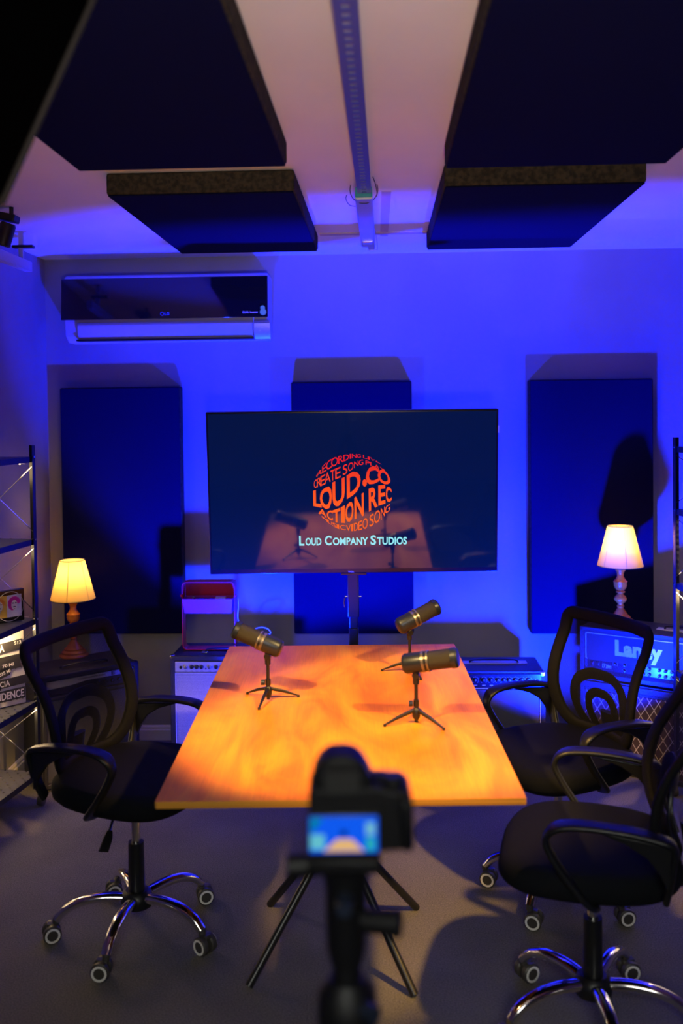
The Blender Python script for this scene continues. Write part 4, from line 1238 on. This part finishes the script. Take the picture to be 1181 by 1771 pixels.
# ------------------------------------------------------------------ red rack with bin on the silver amp
def red_rack():
    a, H, W, D = AS
    Y = a.y + 0.125
    p0 = at(318, 1126, Y=Y); p1 = at(408, 1005, Y=Y)
    w = p1.x - p0.x; h = p1.z - H
    t = thing('desktop_rack', 'red metal rack with tilted bin standing on the silver amplifier', 'rack', (p0.x + w / 2, Y, H + 0.003))
    r = 0.022
    pts = [(x, 0, z) for x, z in rrect(w - 0.006, h - 0.004, r, 6, 0, h / 2)]
    MB().sweep(pts, 0.075, 0.005, [tuple((Vector(p) - Vector((0, 0, h / 2))).normalized()) for p in pts], closed=True, n=8, ex=6).build('frame', M['redmetal'], t, smooth=40)
    # upper back panel
    MB().box((0, 0.032, h - 0.055), (w - 0.012, 0.004, 0.105)).build('back_panel', M['redmetal'], t, bevel=0.001)
    # bin
    zb0, zb1 = h * 0.545, h * 0.765
    mb = MB(); bw = w - 0.016
    prof = lambda ww, z, y0, y1: [(-ww / 2, y0, z), (ww / 2, y0, z), (ww / 2, y1, z), (-ww / 2, y1, z)]
    vs = prof(bw - 0.016, zb0, -0.045, 0.026) + prof(bw, zb1, -0.062, 0.028) + prof(bw - 0.006, zb1, -0.059, 0.025) + prof(bw - 0.022, zb0 + 0.004, -0.042, 0.023)
    fs = [(3, 2, 1, 0)]
    for A, B in ((0, 4), (4, 8), (8, 12)):
        for k in range(4): fs.append((A + k, A + (k + 1) % 4, B + (k + 1) % 4, B + k))
    fs.append((12, 13, 14, 15))
    mb.add(vs, fs).build('bin', M['binmetal'], t, smooth=None, bevel=0.002)
    mb = MB()
    for s in (-1, 1): mb.cyl((s * (w / 2 - 0.002), -0.03, zb1 + 0.01), (s * (w / 2 + 0.006), -0.03, zb1 + 0.01), 0.005)
    mb.build('pivot_screw', M['redmetal'], t)
    bz = H + zb0 + 0.013
    # small things in the bin
    c = MB().box((0, 0, 0.031), (0.050, 0.024, 0.062)).build('white_box', M['cable'], None, bevel=0.003, loc=(p0.x + w / 2 + 0.055, Y - 0.008, bz))
    c.name = 'small_box'; tag(c, 'small white box poking out of the red rack bin', 'box')
    c = MB().box((0, 0, 0.029), (0.085, 0.022, 0.054)).build('tool_case', mat('dark_blue_case', (0.03, 0.03, 0.10), 0.3), None, bevel=0.004, loc=(p0.x + w / 2 - 0.020, Y - 0.008, bz))
    tag(c, 'dark flat case lying inside the red rack bin', 'case')
    k = MB().lathe([(0, 0), (0.005, 0), (0.005, 0.055), (0.009, 0.057), (0.009, 0.066), (0, 0.068)], 14).build('marker_pen', M['knobsilver'], None, loc=(p0.x + w / 2 - 0.075, Y - 0.008, bz))
    tag(k, 'upright shiny marker pen in the red rack bin', 'pen')
    # white cable at the right
    A = lambda x, y, dy=0.0: at(x, y, Y=Y + 0.02 + dy)
    pts = spline([A(411, 1031, 0.02), A(412, 1038), A(412, 1052), A(411, 1066), A(413, 1078), A(417, 1092, 0.02), A(424, 1108, 0.02), A(434, 1117, 0.02), A(446, 1113, 0.03), A(462, 1099, 0.03), A(468, 1094, 0.03), A(462, 1087, 0.04), A(450, 1085, 0.06), A(440, 1090, 0.10), A(438, 1108, 0.13), A(440, 1150, 0.13)], 5)
    m = MB().tube(pts, 0.0022, 8).build('cable', M['cable'], None)
    tag(m, 'thin white cable hanging in loops right of the red rack', 'cable')


red_rack()

# ------------------------------------------------------------------ metal shelves
def shelf_unit(label, post, height, yaw, depth, length, levels, side, first_xy=None):
    """post: world xy of the visible far corner post; runs towards the camera by length, sideways by depth"""
    t = thing('metal_shelf', label, 'shelf unit', (post[0], post[1], 0), yaw)
    s = -1 if side == 'left' else 1       # depth direction along local x
    def P(i, j): return (s * depth * i, -length * j)
    for i in (0, 1):
        for j in (0, 1):
            x, y = P(i, j); lx = s if i == 0 else -s; ly = -1 if j == 0 else 1
            mb = MB(); mb.box((x, y + ly * 0.011, (height + 0.075) / 2), (0.0035, 0.026, height - 0.075)); mb.box((x + lx * 0.011, y, (height + 0.075) / 2), (0.026, 0.0035, height - 0.075))
            po = mb.build('post', M['blackmetal'], t, smooth=None)
            mb = MB()
            for z in levels: mb.cyl((x + (-0.006) * lx, y + ly * 0.012, z), (x, y + ly * 0.012, z), 0.005)
            mb.build('bolt', M['chrome'], po)
            ck = MB(); ck.cyl((x, y, 0.055), (x, y, 0.08), 0.012); ck.bar((x, y - 0.01, 0.05), (x, y + 0.012, 0.05), 0.026, 0.012)
            cs = ck.build('caster', M['chrome'], t, bevel=0.002)
            w = MB().cyl((x - 0.010, y, 0.024), (x + 0.010, y, 0.024), 0.024, n=24).build('wheel', M['caster'], cs)
    for z in levels:
        cx, cy = s * depth / 2, -length / 2
        sh = MB().box((cx, cy, z), (depth - 0.012, length - 0.012, 0.002)).build('shelf', M['perf'], t, smooth=None)
        mb = MB()
        for i in (0, 1):
            x = s * (0.006 if i == 0 else depth - 0.006); mb.box((x, cy, z - 0.011), (0.003, length - 0.02, 0.024))
        for j in (0, 1):
            y = -(0.006 if j == 0 else length - 0.006); mb.box((cx, y, z - 0.011), (depth - 0.02, 0.003, 0.024))
        mb.build('shelf_edge', M['blackmetal'], sh, smooth=None)
    mb = MB()
    # crossed wires at the far end and along the wall side
    for za, zb in zip(levels, levels[1:]):
        for (A, B) in (((0, 0), (1, 0)), ((1, 0), (1, 0.5)), ((1, 0.5), (1, 1))):
            pa, pb = P(*A), P(*B)
            for q in (0, 1):
                p0 = (*(pa if q == 0 else pb), za + 0.02); p1 = (*(pb if q == 0 else pa), zb - 0.03)
                mb.tube([p0, p1], 0.0022, 6)
    mb.build('cross_wire', M['chrome'], t)
    return t


lpost = at(72, 1393, h=0)
LZ = [0.148, 0.458, 0.814, 1.157, 1.510]
SY = R(-8.5)
shelf_unit('black metal shelf unit at left edge with perforated shelves and crossed wires', (lpost.x, lpost.y), 1.56, SY, 0.34, 1.05, LZ, 'left')
rpost = at(1166, 1376, h=0)
RZs = [0.165, 0.55, 0.93, 1.25, 1.52]
shelf_unit('black metal shelf unit at right edge in front of the amplifier head', (rpost.x, rpost.y), 1.56, R(6), 0.34, 0.8, RZs, 'right')


def loc_on(post, yaw, x, y, z):
    v = Matrix.Rotation(yaw, 3, 'Z') @ Vector((x, y, 0)); return Vector((post.x + v.x, post.y + v.y, z))


def light_string(label, pts, nb, power):
    t = thing('string_lights', label, 'string lights', pts[0])
    P = [p - pts[0] for p in pts]
    MB().tube(P, 0.0012, 5).build('wire', M['cable'], t)
    # bulbs spaced along
    L = [0]
    for a, b in zip(P, P[1:]): L.append(L[-1] + (b - a).length)
    mbs = MB()
    for k in range(nb):
        d = L[-1] * (k + 0.5) / nb
        i = max(j for j in range(len(L)) if L[j] <= d); i = min(i, len(P) - 2)
        p = P[i].lerp(P[i + 1], (d - L[i]) / max(1e-6, L[i + 1] - L[i]))
        MB().lathe([(0, -0.004), (0.0032, -0.002), (0.0038, 0.0), (0.0030, 0.003), (0, 0.004)], 8, p).build('bulb', M['warmbulb'], t)
    l = bpy.data.lights.new('string_glow', 'POINT'); l.energy = power; l.color = (1, 0.72, 0.38); l.shadow_soft_size = 0.03
    return t


def S(x, y, z): return loc_on(lpost, SY, x, y, z)


# strings wound along three shelves of the left unit
for z, lab in ((1.480, 'warm string lights under the top shelf of the left unit'), (1.127, 'warm string lights under the second shelf of the left unit'),
               (0.822, 'warm string lights on the shelf holding the portrait box'), (0.430, 'warm string lights under the shelf holding the street sign picture')):
    pts = [S(-0.035, -0.014, z), S(-0.16, -0.014, z + 0.004), S(-0.322, -0.014, z), S(-0.324, -0.3, z + 0.003), S(-0.324, -0.6, z), S(-0.324, -0.9, z)]
    light_string(lab, [Vector(p) for p in pts], 22, 0.4)
for z, pw in ((1.44, 1.2), (1.10, 1.2), (0.77, 6.0), (0.40, 2.2)):
    point('string_glow', S(-0.10, -0.16, z), pw, (1.0, 0.70, 0.36), 0.05)
point('string_glow', S(-0.10, -0.75, 0.50), 3.5, (1.0, 0.72, 0.40), 0.25)


def SR(x, y, z): return loc_on(rpost, R(6), x, y, z)


light_string('warm string lights wound inside the right shelf unit', [Vector(p) for p in (SR(0.036, -0.036, 1.20), SR(0.034, -0.036, 1.05), SR(0.04, -0.036, 0.98), SR(0.036, -0.036, 0.96), SR(0.10, -0.04, 1.0), SR(0.2, -0.04, 0.97))], 16, 0.3)
point('string_glow', SR(0.08, -0.10, 0.86), 2.0, (1.0, 0.70, 0.36), 0.04)
point('string_glow', SR(0.10, -0.45, 0.50), 3.0, (1.0, 0.76, 0.46), 0.25)

# ------------------------------------------------------------------ things on the left shelf
def picture_quad(px, Y0_, Y1_):
    """four photo corners on a vertical plane through x(Y0) .. x(Y1)"""


def portrait_box():
    # flat box standing on the third shelf, leaning back a little
    bl, br = S(-0.29, -0.41, 0.816), S(-0.036, -0.045, 0.816)
    d = br - bl; W = d.length; rz = math.atan2(d.y, d.x); Hb = 0.135
    t = thing('portrait_box', 'black flat box with yellow and magenta pop portraits on left shelf', 'box', ((bl.x + br.x) / 2, (bl.y + br.y) / 2, 0.817), rz)
    MB().box((0, 0.012, Hb / 2), (W, 0.022, Hb)).build('box_body', M['blackgloss'], t, bevel=0.002)
    # coloured squares counted from the right edge
    cols = [((0.62, 0.62, 0.66), (0.75, 0.02, 0.35)), ((0.75, 0.48, 0.05), (0.85, 0.75, 0.55)), ((0.05, 0.35, 0.6), (0.8, 0.8, 0.8)), ((0.6, 0.1, 0.1), (0.8, 0.8, 0.3))]
    sq = 0.064
    for i, (ca, cb) in enumerate(cols):
        cx = W / 2 - 0.014 - sq * (i + 0.5)
        f = MB().box((cx, -0.0005, Hb * 0.50), (sq, 0.002, 0.092)).build('portrait_panel', mat('panel_colour_%d' % i, ca, 0.4, noise=(30, tuple(x * 0.9 for x in ca), 2)), t, smooth=None)
        # generic head: face oval, hair blobs, brows
        y = -0.0022
        R90 = Matrix.Rotation(PI / 2, 3, 'X')
        hair = mat('hair_colour_%d' % i, cb if i % 2 == 0 else (0.80, 0.30, 0.02), 0.5)
        mb = MB()
        for k in range(9):
            a = R(20 + 28 * k); rr = 0.019 if i % 2 == 0 else 0.016
            mb.lathe([(0, 0), (0.010, 0), (0.010, 0.0012), (0, 0.0012)], 14, (cx + rr * math.cos(a), y + 0.0012, Hb * 0.5 + 0.010 + rr * math.sin(a) * 1.1), R90)
        mb.build('hair_shape', hair, f, smooth=None)
        mb = MB(); vs = []
        n = 24
        vs = [(cx + 0.013 * math.cos(2 * PI * k / n), y - 0.0004, Hb * 0.5 + 0.004 + 0.021 * math.sin(2 * PI * k / n)) for k in range(n)]
        mb.add(vs, [tuple(range(n))]).build('face_shape', mat('face_colour_%d' % i, (0.82, 0.74, 0.60), 0.5), f, smooth=None)
        mb = MB()
        for sx in (-1, 1):
            mb.box((cx + sx * 0.006, y - 0.0008, Hb * 0.5 + 0.012), (0.007, 0.0006, 0.004))
        mb.box((cx, y - 0.0008, Hb * 0.5 - 0.004), (0.011, 0.0006, 0.004)); mb.box((cx, y - 0.0008, Hb * 0.5 - 0.013), (0.007, 0.0006, 0.002))
        mb.build('feature_marks', M['darkink'], f, smooth=None)
    mb = MB()
    for cx in (W / 2 - 0.066, W / 2 - 0.165):
        mb.tube([(cx + 0.060 * math.cos(2 * PI * k / 40), -0.004, Hb * 0.5 + 0.062 * math.sin(2 * PI * k / 40)) for k in range(40)], 0.0008, 4, closed=True)
    mb.build('printed_ring', mat('grey_line', (0.4, 0.38, 0.36), 0.5), t)
    put_text('wijn', lambda u, v: (W / 2 - 0.185 + u, -0.0015, Hb - 0.020 + v), 0.010, 0.030, 0.01).build('lettering', M['white'], t, smooth=None, recalc=False)


portrait_box()


def street_sign_picture():
    z0 = 0.464
    br = S(-0.034, -0.050, z0); bl = S(-0.30, -0.42, z0)
    d = bl - br; W = d.length; d.normalize(); rz = math.atan2(-d.y, -d.x); Hb = 0.310
    t = thing('street_sign_picture', 'cream picture covered in black street arrow signs on left shelf', 'picture', ((bl.x + br.x) / 2, (bl.y + br.y) / 2, z0), rz)
    t.rotation_euler = (R(-2), 0, rz)
    cream = mat('cream_building_print', (0.74, 0.68, 0.58), 0.5, noise=(9, (0.62, 0.54, 0.44), 4))
    MB().box((0, 0.010, Hb / 2), (W, 0.018, Hb)).build('canvas', cream, t, bevel=0.002)
    mb = MB()
    for j, zz in enumerate((0.018, 0.085, 0.150, 0.235)):
        for k in range(22): mb.box((W / 2 - 0.015 - 0.026 * k, 0.0004, zz + 0.012), (0.007, 0.001, 0.022))
    mb.build('window_print', mat('brown_print', (0.22, 0.15, 0.12), 0.6), t, smooth=None)
    def sign(cx, cz, w, h, tilt, words, arrow=0):
        a = R(tilt); ca, sa = math.cos(a), math.sin(a)
        T = lambda u, v, y: (cx + u * ca - v * sa, y, cz + u * sa + v * ca)
        poly = [(-w / 2, -h / 2), (w / 2, -h / 2), (w / 2 + arrow, 0), (w / 2, h / 2), (-w / 2, h / 2)]
        mb = MB(); n = len(poly)
        mb.add([T(u, v, -0.003) for u, v in poly] + [T(u, v, 0.0) for u, v in poly], [tuple(range(n)), tuple(range(2 * n - 1, n - 1, -1))] + [(i, i + n, (i + 1) % n + n, (i + 1) % n) for i in range(n)])
        s = mb.build('arrow_sign', mat('black_sign_%d' % int(cz * 1000), (0.035, 0.03, 0.028), 0.5), t, smooth=None)
        mb = MB()
        for txt, u0, v0, tw, th in words:
            put_text(txt, lambda u, v: T(u0 + u, v0 + v, -0.0036), th, tw, 0.02, mb)
        mb.build('sign_lettering', mat('cream_letters', (0.78, 0.70, 0.62), 0.5), s, smooth=None, recalc=False)
    x = W / 2
    sign(x - 0.20, 0.300, 0.27, 0.030, 5, [('TO KING', -0.05, -0.010, 0.15, 0.020)])
    sign(x - 0.16, 0.243, 0.30, 0.042, 4, [('BLANCA', -0.035, -0.016, 0.105, 0.032), ('512', 0.115, 0.002, 0.032, 0.014)])
    sign(x - 0.15, 0.196, 0.28, 0.024, 2, [('VIA RE', -0.04, -0.008, 0.06, 0.017)])
    sign(x - 0.17, 0.165, 0.30, 0.036, 3, [('CD', -0.01, -0.016, 0.034, 0.026), ('70 MI', 0.07, -0.004, 0.050, 0.014)])
    sign(x - 0.19, 0.118, 0.24, 0.036, 15, [('CHARA', -0.015, -0.014, 0.075, 0.027), ('2035 MI', 0.068, -0.008, 0.06, 0.014)], 0.015)
    sign(x - 0.10, 0.098, 0.30, 0.036, 2, [('LUCIA', -0.045, -0.013, 0.075, 0.024)])
    sign(x - 0.16, 0.044, 0.31, 0.046, 1, [('INDEPENDENCE', -0.075, -0.016, 0.225, 0.032)])
    sign(x - 0.22, 0.078, 0.22, 0.018, 2, [('FREE', -0.03, -0.006, 0.05, 0.013)])


street_sign_picture()

# ------------------------------------------------------------------ camera on its stand in the foreground
def video_camera():
    Y = 1.10
    c = at(612, 1432, Y=Y)
    t = thing('video_camera', 'blurred black camera with lit rear display in front of the table', 'camera', c, YAW)
    k = Y / FPX       # metres per photo pixel at that distance
    px = lambda x, y: ((x - 612) * k, (1432 - y) * k)
    def poly(pts): return [px(*p) for p in pts]
    MB().prism(poly([(533, 1480), (533, 1368), (548, 1362), (660, 1362), (672, 1368), (706, 1370), (713, 1378), (713, 1462), (704, 1474), (560, 1482)]), 0.0, 0.062, 'y').build('camera_body', M['camblack'], t, bevel=0.006)
    hump = [(537, 1366), (540, 1345), (548, 1328), (560, 1315), (575, 1308), (600, 1307), (618, 1312), (632, 1326), (643, 1346), (650, 1366)]
    MB().prism(poly(hump), 0.002, 0.055, 'y').build('viewfinder_hump', M['camblack'], t, bevel=0.006)
    MB().prism(rrect(0.040, 0.026, 0.006, 4, *px(592, 1346)), -0.012, 0.004, 'y').build('eyecup', M['rubberfoot'], t)
    mb = MB(); x, z = px(684, 1370); mb.lathe([(0, 0), (0.013, 0), (0.013, 0.010), (0, 0.011)], 24, (x, 0.03, z)); x, z = px(664, 1366)
    mb.lathe([(0, 0), (0.009, 0), (0.009, 0.008), (0, 0.009)], 24, (x, 0.035, z)); mb.build('dial', M['black'], t)
    MB().prism(poly([(690, 1376), (716, 1378), (717, 1470), (696, 1472)]), -0.012, 0.07, 'y').build('grip', M['camblack'], t, bevel=0.008)
    # lcd
    lx, lz = px(594, 1437)
    fr = MB().box((lx, -0.004, lz), (0.084, 0.010, 0.048)).build('display_frame', M['black'], t, bevel=0.002)
    sm = bpy.data.materials.new('lit_camera_display'); sm.use_nodes = True
    nt = sm.node_tree; b = nt.nodes['Principled BSDF']; b.inputs['Base Color'].default_value = (0, 0, 0, 1); b.inputs['Roughness'].default_value = 0.2
    b.inputs['Emission Color'].default_value = (0.004, 0.10, 0.85, 1); b.inputs['Emission Strength'].default_value = 1.0
    w, h = 0.079, 0.042
    sc = MB().box((lx, -0.0095, lz), (w, 0.001, h)).build('display', sm, t, smooth=None); sc['label'] = 'lit blue display showing the room'
    def patch(name, poly_, col, s=1.0):
        mb = MB(); n = len(poly_)
        mb.add([(lx + u * w, -0.0104, lz + v * h) for u, v in poly_], [tuple(range(n))]).build(name, flat_emit(name + '_glow', col, s), sc, smooth=None)
    patch('table_image', [(-0.30, -0.46), (0.30, -0.46), (0.12, -0.12), (-0.10, -0.12)], (0.75, 0.45, 0.18))
    patch('wall_image', [(-0.48, 0.05), (-0.30, 0.45), (-0.48, 0.48)], (0.0, 0.20, 0.35))
    patch('lamp_image', [(-0.49, -0.40), (-0.28, -0.40), (-0.28, 0.02), (-0.49, 0.02)], (0.12, 0.50, 0.60))
    patch('lamp_image', [(0.32, -0.02), (0.46, -0.02), (0.46, 0.34), (0.32, 0.34)], (0.15, 0.45, 0.60))
    patch('chair_image', [(0.32, -0.44), (0.46, -0.44), (0.46, -0.08), (0.32, -0.08)], (0.02, 0.38, 0.45))
    patch('screen_image', [(-0.05, -0.02), (0.05, -0.02), (0.05, 0.12), (-0.05, 0.12)], (0.0, 0.01, 0.15))
    MB().lathe([(0.030, 0), (0.034, 0.004), (0.034, 0.05), (0.031, 0.07), (0.027, 0.072), (0.024, 0.06), (0, 0.058)], 32, (*[px(592, 1425)[0], 0.06], px(592, 1425)[1]), Matrix.Rotation(-PI / 2, 3, 'X')).build('lens', M['camblack'], t)
    # stand
    bot = px(0, 1484)[1] + c.z
    s = thing('tripod_stand', 'black pole stand under the blurred camera in the foreground', 'stand', (c.x + px(594, 0)[0], c.y + 0.03, 0))
    MB().box((0, 0, bot - 0.012), (0.085, 0.06, 0.018)).build('quick_release_plate', M['camblack'], s, bevel=0.004)
    MB().lathe([(0, bot - 0.14), (0.020, bot - 0.14), (0.024, bot - 0.12), (0.025, bot - 0.05), (0.028, bot - 0.03), (0.030, bot - 0.021), (0, bot - 0.021)], 28).build('ball_head', M['camblack'], s)
    MB().cyl((-0.02, 0, bot - 0.022), (-0.068, 0, bot - 0.026), 0.012, 0.015).build('head_knob', M['camblack'], s)
    MB().cyl((0.0, -0.02, bot - 0.055), (0.0, -0.045, bot - 0.055), 0.011, 0.009).build('head_knob', M['mic'], s)
    MB().cyl((0.02, -0.01, bot - 0.085), (0.065, -0.02, bot - 0.083), 0.013, 0.016).build('head_knob', M['camblack'], s)
    MB().cyl((0, 0, 0.42), (0, 0, bot - 0.108), 0.016, 0.017, 24).build('centre_column', M['camblack'], s)
    zc = at(590, 1740, Y=Y).z
    mb = MB(); mb.lathe([(0, zc - 0.05), (0.034, zc - 0.05), (0.036, zc - 0.03), (0.034, zc + 0.0), (0.022, zc + 0.016), (0, zc + 0.016)], 28); mb.build('collar', M['camblack'], s)
    MB().cyl((0.02, -0.02, zc - 0.008), (0.034, -0.034, zc - 0.008), 0.010).build('collar_knob', M['mic'], s)
    for k in range(3):
        a = R(90 + 120 * k); u = Vector((math.cos(a), math.sin(a), 0))
        lg = MB().tube([u * 0.026 + Vector((0, 0, zc - 0.04)), u * 0.34 + Vector((0, 0, 0.01))], [0.013, 0.009], 14).build('leg', M['black'], s)
        MB().lathe([(0, 0), (0.012, 0), (0.012, 0.02), (0, 0.024)], 14, u * 0.343).build('rubber_foot', M['rubberfoot'], lg)


video_camera()
